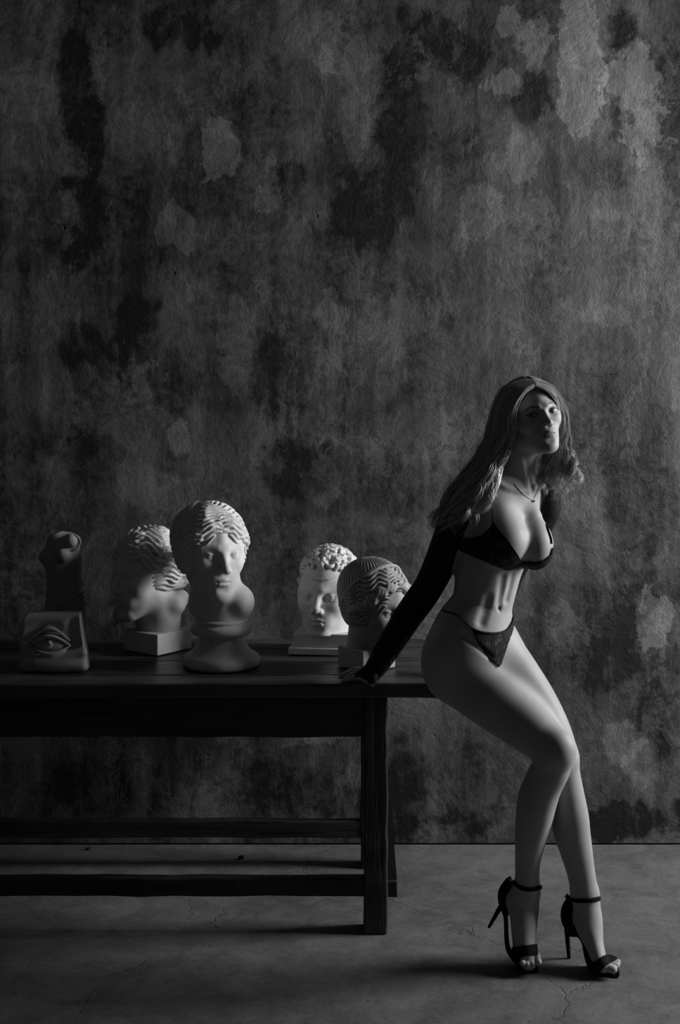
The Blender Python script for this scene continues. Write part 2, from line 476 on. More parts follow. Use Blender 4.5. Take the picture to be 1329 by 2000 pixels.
def floor_material():
    t = NT('worn_concrete')
    a = t.noise(1.4, 8, 0.6, 0.3); b = t.noise(9, 8, 0.7, 0.5); c = t.noise(60, 6, 0.7)
    v = t.math('ADD', t.rng(a, 0.3, 0.7, 0.78, 1.15), t.rng(b, 0.3, 0.7, -0.18, 0.18))
    v = t.math('ADD', v, t.rng(c, 0.3, 0.7, -0.12, 0.12))
    vd = t.n('ShaderNodeTexVoronoi'); vd.feature = 'DISTANCE_TO_EDGE'; vd.inputs['Scale'].default_value = 1.1
    wv = t.n('ShaderNodeVectorMath', operation='ADD')
    nz = t.n('ShaderNodeTexNoise'); nz.inputs['Scale'].default_value = 2.6; nz.inputs['Detail'].default_value = 7
    t.link(t.tc.outputs['Object'], nz.inputs['Vector']); sc = t.n('ShaderNodeVectorMath', operation='SCALE'); sc.inputs['Scale'].default_value = 0.55
    t.link(nz.outputs['Color'], sc.inputs[0]); t.link(t.tc.outputs['Object'], wv.inputs[0]); t.link(sc.outputs[0], wv.inputs[1]); t.link(wv.outputs[0], vd.inputs['Vector'])
    crk = t.math('MULTIPLY', t.rng(vd.outputs['Distance'], 0.0, 0.006, 1, 0), t.rng(t.noise(1.7, 4), 0.47, 0.56))
    scr = t.rng(t.noise(4, 8, 0.75, 1.2, t.mapping((1.2, 4.5, 1), (1, 2, 3), (0, 0, 0.35))), 0.56, 0.6)
    spk = t.rng(t.noise(34, 3, 0.6, 0, t.mapping((1, 1.6, 1))), 0.67, 0.72)
    v = t.math('ADD', v, t.math('MULTIPLY', scr, 0.14))
    v = t.math('SUBTRACT', v, t.math('MULTIPLY', crk, 0.28)); v = t.math('SUBTRACT', v, t.math('MULTIPLY', spk, 0.3))
    t.colour(t.math('MULTIPLY', v, 0.115))
    t.rough(t.rng(b, 0.3, 0.7, 0.5, 0.75)); t.spec(0.35)
    h = t.math('ADD', t.math('MULTIPLY', b, 0.5), t.math('MULTIPLY', scr, 0.35))
    h = t.math('SUBTRACT', h, t.math('ADD', t.math('MULTIPLY', crk, 0.5), spk)); h = t.math('ADD', h, t.math('MULTIPLY', c, 0.2))
    t.bump(h, 0.35, 0.012)
    return t.m
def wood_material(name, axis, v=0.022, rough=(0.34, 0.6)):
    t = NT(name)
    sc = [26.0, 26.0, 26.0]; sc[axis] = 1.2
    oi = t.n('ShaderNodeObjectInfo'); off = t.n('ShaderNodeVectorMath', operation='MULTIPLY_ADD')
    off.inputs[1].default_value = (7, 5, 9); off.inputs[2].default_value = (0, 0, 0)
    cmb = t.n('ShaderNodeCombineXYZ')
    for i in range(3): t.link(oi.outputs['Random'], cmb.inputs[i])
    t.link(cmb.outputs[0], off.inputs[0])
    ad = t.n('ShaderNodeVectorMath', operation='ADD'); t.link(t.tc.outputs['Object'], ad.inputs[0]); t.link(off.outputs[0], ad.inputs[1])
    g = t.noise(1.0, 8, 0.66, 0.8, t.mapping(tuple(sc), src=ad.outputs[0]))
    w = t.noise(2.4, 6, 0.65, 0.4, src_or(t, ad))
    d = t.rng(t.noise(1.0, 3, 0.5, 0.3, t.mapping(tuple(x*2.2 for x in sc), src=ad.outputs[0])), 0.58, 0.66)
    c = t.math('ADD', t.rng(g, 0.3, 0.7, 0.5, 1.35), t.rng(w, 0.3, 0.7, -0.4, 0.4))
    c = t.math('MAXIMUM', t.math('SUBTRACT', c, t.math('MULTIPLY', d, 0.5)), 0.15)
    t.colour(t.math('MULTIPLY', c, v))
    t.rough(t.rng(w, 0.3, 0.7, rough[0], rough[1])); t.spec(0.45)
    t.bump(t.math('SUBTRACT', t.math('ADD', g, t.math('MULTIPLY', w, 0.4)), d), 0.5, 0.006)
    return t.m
def src_or(t, ad): return ad.outputs[0]
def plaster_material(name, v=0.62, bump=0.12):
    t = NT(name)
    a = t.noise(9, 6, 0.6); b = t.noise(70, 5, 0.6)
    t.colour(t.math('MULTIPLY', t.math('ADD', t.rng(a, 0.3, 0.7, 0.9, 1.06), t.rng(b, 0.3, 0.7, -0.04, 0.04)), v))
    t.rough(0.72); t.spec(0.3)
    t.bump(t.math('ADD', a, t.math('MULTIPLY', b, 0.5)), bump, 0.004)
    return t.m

M_wall, M_floor = wall_material(), floor_material()
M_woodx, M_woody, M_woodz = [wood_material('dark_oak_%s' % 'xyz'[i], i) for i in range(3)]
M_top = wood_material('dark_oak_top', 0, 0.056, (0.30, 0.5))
M_plaster = plaster_material('white_plaster')
M_plaster_grey = plaster_material('aged_plaster', 0.34)
M_plaster_dark = plaster_material('dark_plaster', 0.30)  # darker plaster tone for the slab, torso and stamp marks
M_frame = plain('window_paint', 0.3, 0.5)

# ------------------------------------------------------------------ room
V, Fc = box_mesh(-4.2, WIN_X+0.2, 0, 0.2, 0.006, 4.0)
tag(mesh_obj('wall_back', V, Fc, M_wall, loc=(0, WALL_Y, 0)), 'tall distressed plaster wall behind the table', kind='structure')
V, Fc = box_mesh(-4.2, WIN_X+0.2, -1.5, WALL_Y+0.2, -0.12, 0)
tag(mesh_obj('floor', V, Fc, M_floor), 'worn cracked concrete floor', kind='structure')
M_side = plain('side_plaster', 0.09, 0.8, 0.2, (6, 0.3, 0.01))
wr = empty('wall_right', (WIN_X, 0, 0)); tag(wr, 'plain plaster side wall with a tall window opening', kind='structure')
for nm, b in (('wall_panel', (0, .2, -1.5, WIN_Y0, 0, 4.0)), ('wall_panel', (0, .2, WIN_Y1, WALL_Y, 0, 4.0)),
              ('wall_panel', (0, .2, WIN_Y0, WIN_Y1, 0, WIN_Z0)), ('wall_panel', (0, .2, WIN_Y0, WIN_Y1, WIN_Z1, 4.0))):
    V, Fc = box_mesh(*b); mesh_obj(nm, V, Fc, M_side, wr)
wf = empty('window_1', (WIN_X, 0, 0)); tag(wf, 'tall window with a plain frame in the side wall', kind='structure')
ym, fw = (WIN_Y0+WIN_Y1)/2, 0.03
for b in ((.06, .12, WIN_Y0, WIN_Y0+fw, WIN_Z0, WIN_Z1), (.06, .12, WIN_Y1-fw, WIN_Y1, WIN_Z0, WIN_Z1),
          (.06, .12, WIN_Y0, WIN_Y1, WIN_Z0, WIN_Z0+fw), (.06, .12, WIN_Y0, WIN_Y1, WIN_Z1-fw, WIN_Z1),
          (.07, .11, ym-.015, ym+.015, WIN_Z0+fw, WIN_Z1-fw)):
    V, Fc = box_mesh(*b); mesh_obj('window_frame', V, Fc, M_frame, wf)

# ------------------------------------------------------------------ table
TZ = 0.729                                            # table top height
def tx(px, Y): return (px-CX)*Y/F
tb = empty('work_table', (0, 3.8, 0))
tag(tb, 'long dark weathered wooden work table carrying the plaster casts', 'table')
def board(name, lo, hi, mat, seg=10, amp=0.0025, seed=1, bw=0.004):
    o = rough_board(name, [lo[0], lo[1]-3.8, lo[2]], [hi[0], hi[1]-3.8, hi[2]], mat, tb, seg, amp, seed, bw); return o
X0, X1 = -2.3, 0.292
ys = [3.477, 3.597, 3.797, 3.985, 4.155]
for i in range(4):
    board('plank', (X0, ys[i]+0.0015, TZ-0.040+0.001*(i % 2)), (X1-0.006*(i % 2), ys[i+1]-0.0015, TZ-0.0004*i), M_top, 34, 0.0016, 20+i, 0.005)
LX1, LX0 = tx(758, 3.52), tx(711, 3.52)
Y_FL, Y_BL = 3.521, 4.018
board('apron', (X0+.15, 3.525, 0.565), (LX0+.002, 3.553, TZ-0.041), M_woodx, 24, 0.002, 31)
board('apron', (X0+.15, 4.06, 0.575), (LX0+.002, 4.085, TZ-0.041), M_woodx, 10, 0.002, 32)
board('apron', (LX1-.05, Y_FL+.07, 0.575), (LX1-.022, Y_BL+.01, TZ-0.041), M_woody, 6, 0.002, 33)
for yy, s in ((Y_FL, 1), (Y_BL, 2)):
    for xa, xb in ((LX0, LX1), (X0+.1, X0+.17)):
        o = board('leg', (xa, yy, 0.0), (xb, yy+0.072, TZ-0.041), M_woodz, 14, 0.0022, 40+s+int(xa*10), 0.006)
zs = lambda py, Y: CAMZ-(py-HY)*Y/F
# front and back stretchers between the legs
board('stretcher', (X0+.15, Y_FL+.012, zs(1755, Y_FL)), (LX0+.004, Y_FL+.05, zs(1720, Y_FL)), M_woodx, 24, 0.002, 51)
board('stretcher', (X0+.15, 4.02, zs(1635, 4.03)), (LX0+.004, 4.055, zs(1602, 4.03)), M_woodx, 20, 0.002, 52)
# through tenon and the slanting brace on the right leg
board('tenon', (LX1-.004, Y_FL+.016, zs(1752, Y_FL+.02)), (tx(777, Y_FL+.02), Y_FL+.05, zs(1721, Y_FL+.02)), M_woodx, 3, 0.001, 53, 0.003)
za, zb = zs(1722, 3.56), zs(1480, 3.56)
bx = [(LX1-.004, 0, za), (tx(776, 3.56), 0, za), (tx(757.5, 3.56), 0, zb), (LX1-.006, 0, zb)]
V = [(x, y-3.8, z) for y in (3.552, 3.574) for x, _, z in bx]
mesh_obj('brace', V, [(0, 1, 2, 3), (7, 6, 5, 4), (0, 4, 5, 1), (1, 5, 6, 2), (2, 6, 7, 3), (3, 7, 4, 0)], plain('lit_oak', 0.075, 0.6, 0.3, (40, .3, .003)), tb)  # light falling on the brace is put into its paler wood colour

# ------------------------------------------------------------------ plaster heads
def face_clay(G, o):
    """one head, chin at z -.115, crown at .112, looking along -y; o overrides proportions"""
    g = lambda k, d: o.get(k, d)
    G.put(ell((0, .018, .030-g('low', 0)), (.073, .092, .082-g('low', 0))), 0)
    G.put(ell((0, -.022, -.035), (g('fw', .060), .062, .080)), .03)
    G.both(lambda s: cap((s*g('jw', .046), .0, -.055), (s*.018, -.058, -.099), .017, .014), .028)
    G.put(ell((0, -.068, -.101), (.021, .016, .015)), .018)
    G.both(lambda s: ell((s*.040, -.052, -.022), (.020, .020, .019)), .028)
    G.both(lambda s: cap((s*.012, -.0750, g('bz', .018)), (s*.044, -.0535, g('bz', .018)-.001), .0072, .006), .018)
    G.both(lambda s: ell((s*.031, -.090, .000), (.0190, .0165, .0115)), .010, '-')
    G.both(lambda s: ell((s*.050, -.030, .012), (.015, .022, .024)), .03)
    nz = g('nose', .030)
    G.put(chain([(0, -.0625, nz+.014), (0, -.0715, nz-.012), (0, -.0850, -.002), (0, -.1005, -.0265)], [.0075, g('nb', .0072), g('nb', .0072), .0082]), .013)
    G.put(ball((0, -.1010, -.0290), .0092), .006)
    G.both(lambda s: ell((s*.0105, -.0905, -.0330), (.0072, .0090, .0068)), .006)
    G.both(lambda s: ball((s*.0056, -.0955, -.0410), .0034), .003, '-')
    ez = .001
    for s in (-1, 1):
        e = (s*g('ex', .031), -.0635, ez)
        if g('ball', True): G.put(ell(e, (.0150, .0135, .0125)), .0010)
        up = g('lid', .0074)
        G.put(cut(ell(e, (.0172+g('lt', 0), .0156+g('lt', 0), .0146+g('lt', 0))), ((e[0], e[1], ez+up), (s*.12, .25, -1))), .0018)
        G.put(cut(ell(e, (.0168+g('lt', 0), .0149+g('lt', 0), .0140+g('lt', 0))), ((e[0], e[1], ez-g('llid', .0078)), (-s*.05, .15, 1))), .0018)
        if g('iris', False):
            G.put(ball((s*.0310+g('gx', 0), -.0795, ez+.0005), .0042), .001, '-')
            G.put(ball((s*.0310+g('gx', 0), -.0755, ez+.0005), .0022), .001)
    G.put(ell((0, -.066, -.060), (.030, .018, .024)), .022)
    mw = g('mw', .0235)
    G.both(lambda s: chain([(s*.0028, -.0868, -.0562), (s*.011, -.0845, -.0580), (s*mw, -.0745, -.0622)], [.0046, .0042, .0014]), .0035)
    G.put(chain([(-mw*.9, -.0750, -.0645), (-.010, -.0835, -.0685), (0, -.0845, -.0690), (.010, -.0835, -.0685), (mw*.9, -.0750, -.0645)], [.0016, .0050, .0056, .0050, .0016]), .0035)
    G.put(chain([(-mw*.98, -.0750, -.0632), (-.012, -.0895, -.0636), (0, -.0920, -.0632), (.012, -.0895, -.0636), (mw*.98, -.0750, -.0632)], [.0004, .0019*g('ml', 1), .0024*g('ml', 1), .0019*g('ml', 1), .0004]), .0016, '-')
    G.put(ell((0, -.0915, -.0835), (.014, .0065, .005)), .010, '-')
    if g('ears', False):
        for s in (-1, 1):
            R = rotm('z', s*18)
            G.put(ell((s*.0715, .014, -.010), (.0085, .019, .031), R), .005)
            G.put(ell((s*.0790, .010, -.006), (.0050, .010, .017), R), .004, '-')
def sphere_path(c, r, dirs, n, wave=0.0, freq=0.0, ph=0.0, lift=0.0):
    """a lock lying on the skull: through the given directions, swinging sideways"""
    D = catmull([np.array(d, float)/np.linalg.norm(d) for d in dirs], n)
    D /= np.linalg.norm(D, axis=1, keepdims=True)
    T = np.gradient(D, axis=0); S = np.cross(D, T); S /= np.linalg.norm(S, axis=1, keepdims=True)+1e-9
    tt = np.linspace(0, 1, len(D))
    D2 = D+S*(wave*np.sin(freq*tt*2*math.pi+ph))[:, None]
    D2 /= np.linalg.norm(D2, axis=1, keepdims=True)
    return np.array(c)+D2*np.array(r)*(1+lift*np.sin(freq*tt*2*math.pi+ph+1.3))[:, None]
def lock(G, pts, r0, r1, k=.003):
    pts = np.asarray(pts); n = len(pts); t = np.linspace(0, 1, n)
    rad = (r0+(r1-r0)*t)*np.clip(np.minimum(t*6+.45, (1-t)*5+.3), 0, 1)
    for i in range(0, n-1, 4):
        j = min(i+5, n); G.put(chain(pts[i:j], rad[i:j]), k)
def lerp(a, b, t): return np.array(a, float)*(1-t)+np.array(b, float)*t
def wavy_hair(G, c, r, n, seed, wave=.05, freq=3.2, rad=.0075, front=(0, -.80, .60), back=(0, .35, .95), low=-.05, high=.8, end=(.5, .9, -.45), end2=(.12, .95, .05)):
    rnd = random.Random(seed)
    for s in (-1, 1):
        for j in range(n):
            t = j/(n-1)
            a = lerp(front, back, t)+np.array((s*.03, 0, 0))
            m = lerp((s*.98, -.46, low), (s*.62, .25, high), t)
            m0 = a*.45+m*.55+np.array((0, -.06, .03))
            e = lerp((s*end[0], end[1], end[2]), (s*end2[0], end2[1], end2[2]), t)
            m2 = (m+e)/2*np.array((1.35, 1, 1))
            p = sphere_path(c, r, (a, m0, m, m2, e), 9, wave*rnd.uniform(.8, 1.2), freq*rnd.uniform(.9, 1.1), rnd.uniform(0, 1.2)+j*.5, .012)
            lock(G, p, rad*rnd.uniform(.8, 1.15), rad*.8)
HS = 0.0024; HF = 0.0020

def bust_group(name, X, Y, label, group='white plaster heads on the table'):
    e = empty(name, (X, Y, TZ+0.0024)); tag(e, label, 'plaster head', group); return e
def axes_for(lo, hi, h): return [np.arange(lo[i], hi[i]+h, h) for i in range(3)]
def rot_child(o, R):
    from mathutils import Matrix
    o.matrix_local = Matrix.Translation(o.location) @ Matrix([list(map(float, r)) for r in R]).to_4x4()

# tall head on a turned socle, face half turned to the right
YB = 3.725
B1 = bust_group('goddess_head', tx(433, YB), YB, 'large plaster female head with centre-parted hair on a round turned socle')
zt = lambda py, Y: zs(py, Y)-TZ
mm = YB/F
prof = [(0, 0), (.112, 0), (.1165, .008), (.117, .018), (.113, .028), (.104, .034), (.098, .037), (.082, .052), (.070, .072), (.0665, .088), (.068, .094),
        (.086, .096), (.093, .102), (.095, .112), (.092, .122), (.083, .127), (.080, .130), (.083, .134), (.080, .140), (.060, .142), (0, .142)]
soc = lathe('socle', prof, M_plaster, B1)
s1 = 1.20
hc = P(414, 1079, YB)-np.array((tx(433, YB), YB, TZ))       # head centre above the socle
R1 = rotm('z', 27)@rotm('x', 3)
G = Sculpt(*axes_for((-.20, -.20, .115), (.17, .20, .52), HF))
G.frame(R1, hc, s1)
face_clay(G, dict(lt=.0008, fw=.061, jw=.046, nose=.034, nb=.0082, iris=True, gx=.001))
G.put(sweep([(0, .012, -.06, .050, .054), (0, .018, -.10, .047, .050), (0, .022, -.135, .050, .052)], (1, 0, 0)), .018)
G.frame()
nb = lambda x, y, z: (x, y, z)
G.put(sweep([(-.012, .012, .265, .058, .062), (.0, .008, .225, .062, .064), (.004, .0, .185, .068, .066), (.0, .0, .145, .072, .068)], (1, 0, 0)), .02)
G.put(ell((.058, -.006, .190), (.042, .060, .050)), .022)
G.put(ell((-.045, .01, .175), (.035, .05, .045)), .02)
G.put(cut(ball((0, 0, .02), .13), ((0, 0, .138), (0, 0, 1))), 0, '-')
o = G.build('head', M_plaster, B1)
G = Sculpt(*axes_for((-.24, -.20, .18), (.19, .27, .53), HS))
G.frame(R1, hc, s1)
G.put(ell((0, .026, .034), (.088, .106, .088)), 0)
G.put(ell((0, .128, -.018), (.038, .034, .036)), .03)
G.put(ell((0, .098, -.055), (.030, .03, .03)), .03)
G.both(lambda s: ell((s*.064, .012, -.004), (.026, .052, .050)), .02)
G.put(ell((0, -.094, -.046), (.056, .090, .109)), .006, '-')
G.put(ell((0, -.02, -.155), (.085, .09, .085)), .01, '-')
wavy_hair(G, (0, .026, .030), (.089, .108, .089), 16, 3, .045, 4.2, .0062, low=-.30)
for s in (-1, 1):                                   # rolled strands at the temples
    for q in range(3):
        lock(G, sphere_path((0, .022, .028), (.091, .106, .090), ((s*.10, -.80, .62-.03*q), (s*.52, -.70, .42), (s*.86, -.44-.05*q, .02), (s*.98, -.12, -.32), (s*.86, .4, -.52)), 9, .05, 4.2, q*2.1, .01), .0075, .009)
G.groove((0, .026, .030), (.089, .108, .089), (.72, .58, -.38), 46, 3.0, 9, .0046, mirror=True)
o = G.build('hair', M_plaster, B1)
# incised stamp on the cut shoulder
for r_ in range(5):
    for q in range(3):
        V, Fc = box_mesh(-.0045, .0045, -.0008, .0008, -.0016, .0016)
        zz = .172+.0085*r_
        ob = mesh_obj('stamp_mark', V, Fc, M_plaster_dark, B1, loc=(.072+.0085*q, -.050+.0048*q+abs(zz-.19)*.25, zz))
        ob.rotation_euler = (0, .1, .55+.2*q)

# head in three-quarter view to the left on a square block
YB2 = 3.96
B2 = bust_group('youth_head', tx(308, YB2), YB2, 'plaster head with deep wavy swept-back hair facing left on a square block')
V, Fc = box_mesh(-.0775, .0775, -.0775, .0775, 0, .066)
o = bevel(mesh_obj('block', V, Fc, M_plaster, B2), .004, 2); o.rotation_euler = (0, 0, math.radians(-37))
hc = P(282, 1121, YB2)-np.array((tx(308, YB2), YB2, TZ))
R2 = rotm('z', -44)@rotm('x', 3)
s2 = 1.20
G = Sculpt(*axes_for((-.26, -.22, .05), (.18, .22, .48), HF))
G.frame(R2, hc, s2)
face_clay(G, dict(lt=.0008, fw=.060, nose=.034, nb=.0085))
G.put(sweep([(0, .012, -.055, .052, .058), (0, .022, -.10, .050, .056), (0, .040, -.150, .056, .058)], (1, 0, 0)), .018)
G.frame()
G.put(sweep([(.005, .0, .14, .066, .062), (.01, 0, .10, .066, .060), (.01, 0, .06, .062, .058)], (1, 0, 0)), .02)
G.put(ell((.078, .01, .165), (.022, .03, .026), rotm('y', -35)), .02)
G.put(ell((.062, -.02, .145), (.03, .03, .03)), .02)
G.put(cut(ball((0, 0, -.05), .18), ((0, 0, .060), (0, 0, 1))), 0, '-')
G.build('head', M_plaster, B2)
G = Sculpt(*axes_for((-.26, -.22, .13), (.24, .25, .51), HS))
G.frame(R2, hc, s2)
G.put(ell((0, .022, .032), (.085, .100, .086)), 0)
G.put(ell((0, .095, -.015), (.055, .040, .05)), .03)
G.both(lambda s: ell((s*.058, .025, -.002), (.024, .048, .046)), .02)
G.put(ell((0, -.094, -.046), (.056, .090, .109)), .006, '-')
G.put(ell((0, -.01, -.148), (.09, .09, .080)), .01, '-')
wavy_hair(G, (0, .024, .028), (.087, .104, .089), 13, 8, .055, 4.2, .0078, low=-.12, end=(.55, .86, -.5))
rnd = random.Random(5)
for s in (-1, 1):
    for q in range(9):                              # loose curls gathered behind the ear
        a = (s*.9, .05+.05*q, .30-.09*q); b = (s*.8, .55+.03*q, .12-.09*q); e = (s*.35, 1.0, -.05-.08*q)
        lock(G, sphere_path((0, .026, .02), (.094, .116, .094), (a, b, e), 9, .075, 2.6, q*1.7, .03), .0095, .008)
for s in (-1, 1):
    for q in range(10):
        lock(G, sphere_path((0, .024, .020), (.088, .119, .094), ((s*.95, -.22+.03*q, .16-.075*q), (s*.92, .42, .10-.085*q), (s*.40, 1.0, .02-.085*q)), 10, .06, 3.4, q*1.4, .02), .0085, .008)
G.groove((0, .024, .028), (.087, .104, .089), (.70, .62, -.35), 34, 3.4, 8, .0068, mirror=True)
G.build('hair', M_plaster, B2)

# male head with a fillet on a stepped plinth
YB3 = 3.955
B3 = bust_group('athlete_head', tx(638, YB3), YB3, 'plaster male head with short curls and a headband on a stepped plinth')
a3 = math.radians(-8)
V, Fc = box_mesh(-.108, .108, -.095, .095, 0, .022); o = bevel(mesh_obj('plinth', V, Fc, M_plaster, B3), .003); o.rotation_euler = (0, 0, a3)
V, Fc = box_mesh(-.092, .092, -.085, .085, .0222, .066); o2 = bevel(mesh_obj('plinth', V, Fc, M_plaster, B3), .003); o2.rotation_euler = (0, 0, a3)
hc = P(640, 1160, YB3)-np.array((tx(638, YB3), YB3, TZ))
R3 = rotm('z', -18)@rotm('x', 1)
s3 = 1.19
G = Sculpt(*axes_for((-.17, -.20, .055), (.17, .20, .44), HF))
G.frame(R3, hc, s3)
face_clay(G, dict(lt=.0008, fw=.060, jw=.049, nose=.024, nb=.0080, bz=.016, ears=True))
G.put(sweep([(0, .010, -.055, .055, .060), (0, .02, -.10, .056, .060), (0, .03, -.150, .060, .062)], (1, 0, 0)), .015)
G.frame()
G.put(sweep([(.01, .01, .12, .070, .066), (.01, .005, .09, .074, .068), (.01, 0, .06, .076, .068)], (1, 0, 0)), .02)
G.put(cut(ball((0, 0, -.05), .18), ((0, 0, .060), (0, 0, 1))), 0, '-')
G.build('head', M_plaster, B3)
G = Sculpt(*axes_for((-.17, -.19, .15), (.17, .22, .46), HS))
G.frame(R3, hc, s3)
G.put(cut(ell((0, .020, .032), (.0775, .096, .0875)), ((0, -.05, .062), (0, -.35, -1))), 0)
rnd = random.Random(21)
for q in range(300):
    zz = 1-(q+.5)/300*1.15; ph = q*2.39996
    rr = math.sqrt(max(0, 1-zz*zz)); d = np.array((rr*math.cos(ph), rr*math.sin(ph), zz))
    if d[1] < -.1 and d[2] < .50: continue
    a = rnd.uniform(0, 6.28); u = np.cross(d, (0.3, .2, .9)); u /= np.linalg.norm(u); v = np.cross(d, u)
    w = math.cos(a)*u+math.sin(a)*v; x = np.cross(d, w); sg = rnd.choice((-1, 1))
    ds = [d+w*(.15*(tq-.5)*2)+x*sg*(.13*(1-(2*tq-1)**2)) for tq in (0, .33, .66, 1)]
    p = sphere_path((0, .02, .032), (.0785, .097, .089), ds, 4, 0, 0)
    p += d*np.sin(np.linspace(0, 3.1, len(p)))[:, None]*.006
    lock(G, p, .0058, .0040, .0014)
G.build('hair', M_plaster, B3)
G = Sculpt(*axes_for((-.17, -.19, .15), (.17, .22, .46), HS))
G.frame(R3, hc, s3)
G.put(cut(ell((0, .016, .030), (.0775, .0965, .088)), ((0, -.06, .074), (0, -.32, 1)), ((0, -.06, .053), (0, .32, -1))), 0)
G.put(cut(ell((0, .016, .030), (.0792, .0982, .09)), ((0, -.06, .0565), (0, -.32, 1)), ((0, -.06, .053), (0, .32, -1))), .001)
G.build('headband', M_plaster, B3)

# female head with finely waved hair and a band, looking right, behind the arm
YB4 = 3.70
B4 = bust_group('matron_head', tx(716, YB4), YB4, 'plaster female head with banded wavy hair half hidden behind the lace sleeve')
V, Fc = box_mesh(-.062, .062, -.062, .062, 0, .062)
o = bevel(mesh_obj('block', V, Fc, M_plaster_grey, B4), .003); o.rotation_euler = (0, 0, math.radians(37))
hc = P(737, 1183, YB4)-np.array((tx(716, YB4), YB4, TZ))
R4 = rotm('z', 42)@rotm('x', 9)
s4 = 1.16
G = Sculpt(*axes_for((-.17, -.20, .05), (.22, .20, .44), HF))
G.frame(R4, hc, s4)
face_clay(G, dict(lt=.0008, fw=.060, nose=.032, nb=.008))
G.put(sweep([(0, .012, -.055, .050, .054), (0, .018, -.10, .048, .052), (0, .03, -.150, .052, .054)], (1, 0, 0)), .018)
G.frame()
G.put(sweep([(.008, .0, .14, .056, .054), (.002, 0, .10, .056, .054), (.0, 0, .055, .060, .054)], (1, 0, 0)), .02)
G.put(cut(ball((0, 0, -.05), .18), ((0, 0, .057), (0, 0, 1))), 0, '-')
G.build('head', M_plaster_grey, B4)
G = Sculpt(*axes_for((-.18, -.19, .12), (.21, .23, .48), HS))
G.frame(R4, hc, s4)
G.put(ell((0, .024, .033), (.083, .100, .086)), 0)
G.both(lambda s: ell((s*.058, .02, -.012), (.024, .05, .044)), .02)
G.put(ell((0, -.094, -.046), (.056, .090, .109)), .006, '-')
G.put(ell((0, -.01, -.155), (.09, .09, .080)), .01, '-')
bp, bn = np.array((0, -.030, .113)), np.array((0, .8, .6))
G.put(cut(ell((0, .012, .016), (.0905, .098, .0935)), (bp, bn)), .004)
G.put(ell((0, -.094, -.046), (.056, .090, .109)), .006, '-')
G.put(ell((0, -.01, -.155), (.09, .09, .080)), .01, '-')
G.groove((0, .020, .020), (.088, .10, .09), (.72, .55, -.42), 46, 3.4, 11, .0075, (bp, -bn), True)
G.groove((0, .024, .033), (.0835, .101, .087), (0, .50, .86), 56, 1.6, 9, .0045, (bp, bn))
for s in (-1, 1):                                   # a few loose rolls along the brow
    for q in range(3):
        lock(G, sphere_path((0, .014, .018), (.0925, .101, .094), ((s*.06, -.80, .60-.04*q), (s*.50, -.70, .42-.06*q), (s*.84, -.42, .02-.05*q), (s*.95, .0, -.30)), 9, .05, 5.5, q*2.1+s, .012), .0062, .0060, .002)
G.build('hair', M_plaster_grey, B4)
G = Sculpt(*axes_for((-.18, -.19, .18), (.21, .23, .48), HS))
G.frame(R4, hc, s4)
G.put(cut(ell((0, .022, .033), (.0885, .1055, .0915)), (bp+bn*.0075, bn), (bp-bn*.001, -bn)), 0)
G.build('headband', M_plaster_grey, B4)

# slab with a carved eye
YE = 3.62
E = empty('eye_relief', (tx(104, YE), YE, TZ+0.0024)); tag(E, 'plaster slab with a large carved eye at the left end of the table', 'plaster relief')
G = Sculpt(*axes_for((-.13, -.07, -.01), (.13, .11, .20), .0024))
G.put(cut(rbox((0, .035, .086), (.103, .040, .088), .020), ((.099, 0, 0), (1, 0, .13)), ((0, 0, .176), (-.055, 0, 1)), ((-.102, 0, .1), (-1, 0, -.02)), ((-.088, 0, .158), (-1, 0, .8))), 0)
G.put(ell((-.008, -.010, .092), (.074, .020, .044)), .02, '-')
G.put(ell((.058, -.010, .112), (.020, .016, .040)), .02, '-')
G.put(ell((-.012, .022, .084), (.058, .033, .036)), .004)
G.put(ball((-.014, -.002, .084), .0160), .002)
G.put(ball((-.014, -.0240, .084), .0105), .002, '-')
G.put(ball((-.010, -.0160, .089), .0055), .002)
arc = lambda x0, x1, z0, h, y0, yb: [(x0+(x1-x0)*t, y0-yb*math.sin(math.pi*t)**.8, z0+h*math.sin(math.pi*t)) for t in np.linspace(0, 1, 17)]
tw = np.linspace(0, 1, 17); tr = .0026+.0030*np.sin(math.pi*tw)
G.put(chain(arc(-.072, .048, .078, .030, .003, .018), tr), .003)
G.put(chain(arc(-.070, .050, .077, -.021, .003, .016), tr*.9), .003)
G.put(chain(arc(-.072, .046, .092, .036, .002, .008), tr*1.1), .008)
G.put(ell((.0, -.002, .026), (.085, .014, .020)), .02)
G.put(cap((-.05, -.002, .034), (.088, -.004, .058), .006, .010), .015)
G.put(cut(ball((0, 0, -.1), .2), ((0, 0, 0), (0, 0, 1))), 0, '-')
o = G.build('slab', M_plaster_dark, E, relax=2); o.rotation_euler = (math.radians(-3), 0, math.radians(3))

# small torso cast
YT = 3.97
TT = empty('torso_cast', (tx(122, YT), YT, TZ+0.0024)); tag(TT, 'dark plaster female torso cast behind the carved eye slab', 'plaster torso')
q = lambda px, py, dy=0.0: P(px, py, YT+dy)-np.array((tx(122, YT), YT, TZ))
m = YT/F
G = Sculpt(*axes_for((-.10, -.11, -.005), (.11, .10, .40), .0026))
st = [(*q(122, 1275), 48*m, .060), (*q(122, 1240), 46*m, .062), (*q(126, 1205), 42*m, .060), (*q(126, 1170), 36*m, .050), (*q(125, 1135), 33*m, .044), (*q(124, 1105), 35*m, .046), (*q(122, 1080), 35*m, .044), (*q(122, 1060), 30*m, .034)]
G.put(sweep(st, (1, 0.35, 0)), 0)
G.put(ball(q(122, 1085, -.045), 13*m), .016)
G.put(ball(q(90, 1090, -.025), 14*m), .018)
G.put(cap(q(112, 1062), q(108, 1044), 12*m, 10*m), .014)
G.put(cap(q(138, 1062, -.005), q(142, 1060, -.035), 18*m, 16*m), .012)
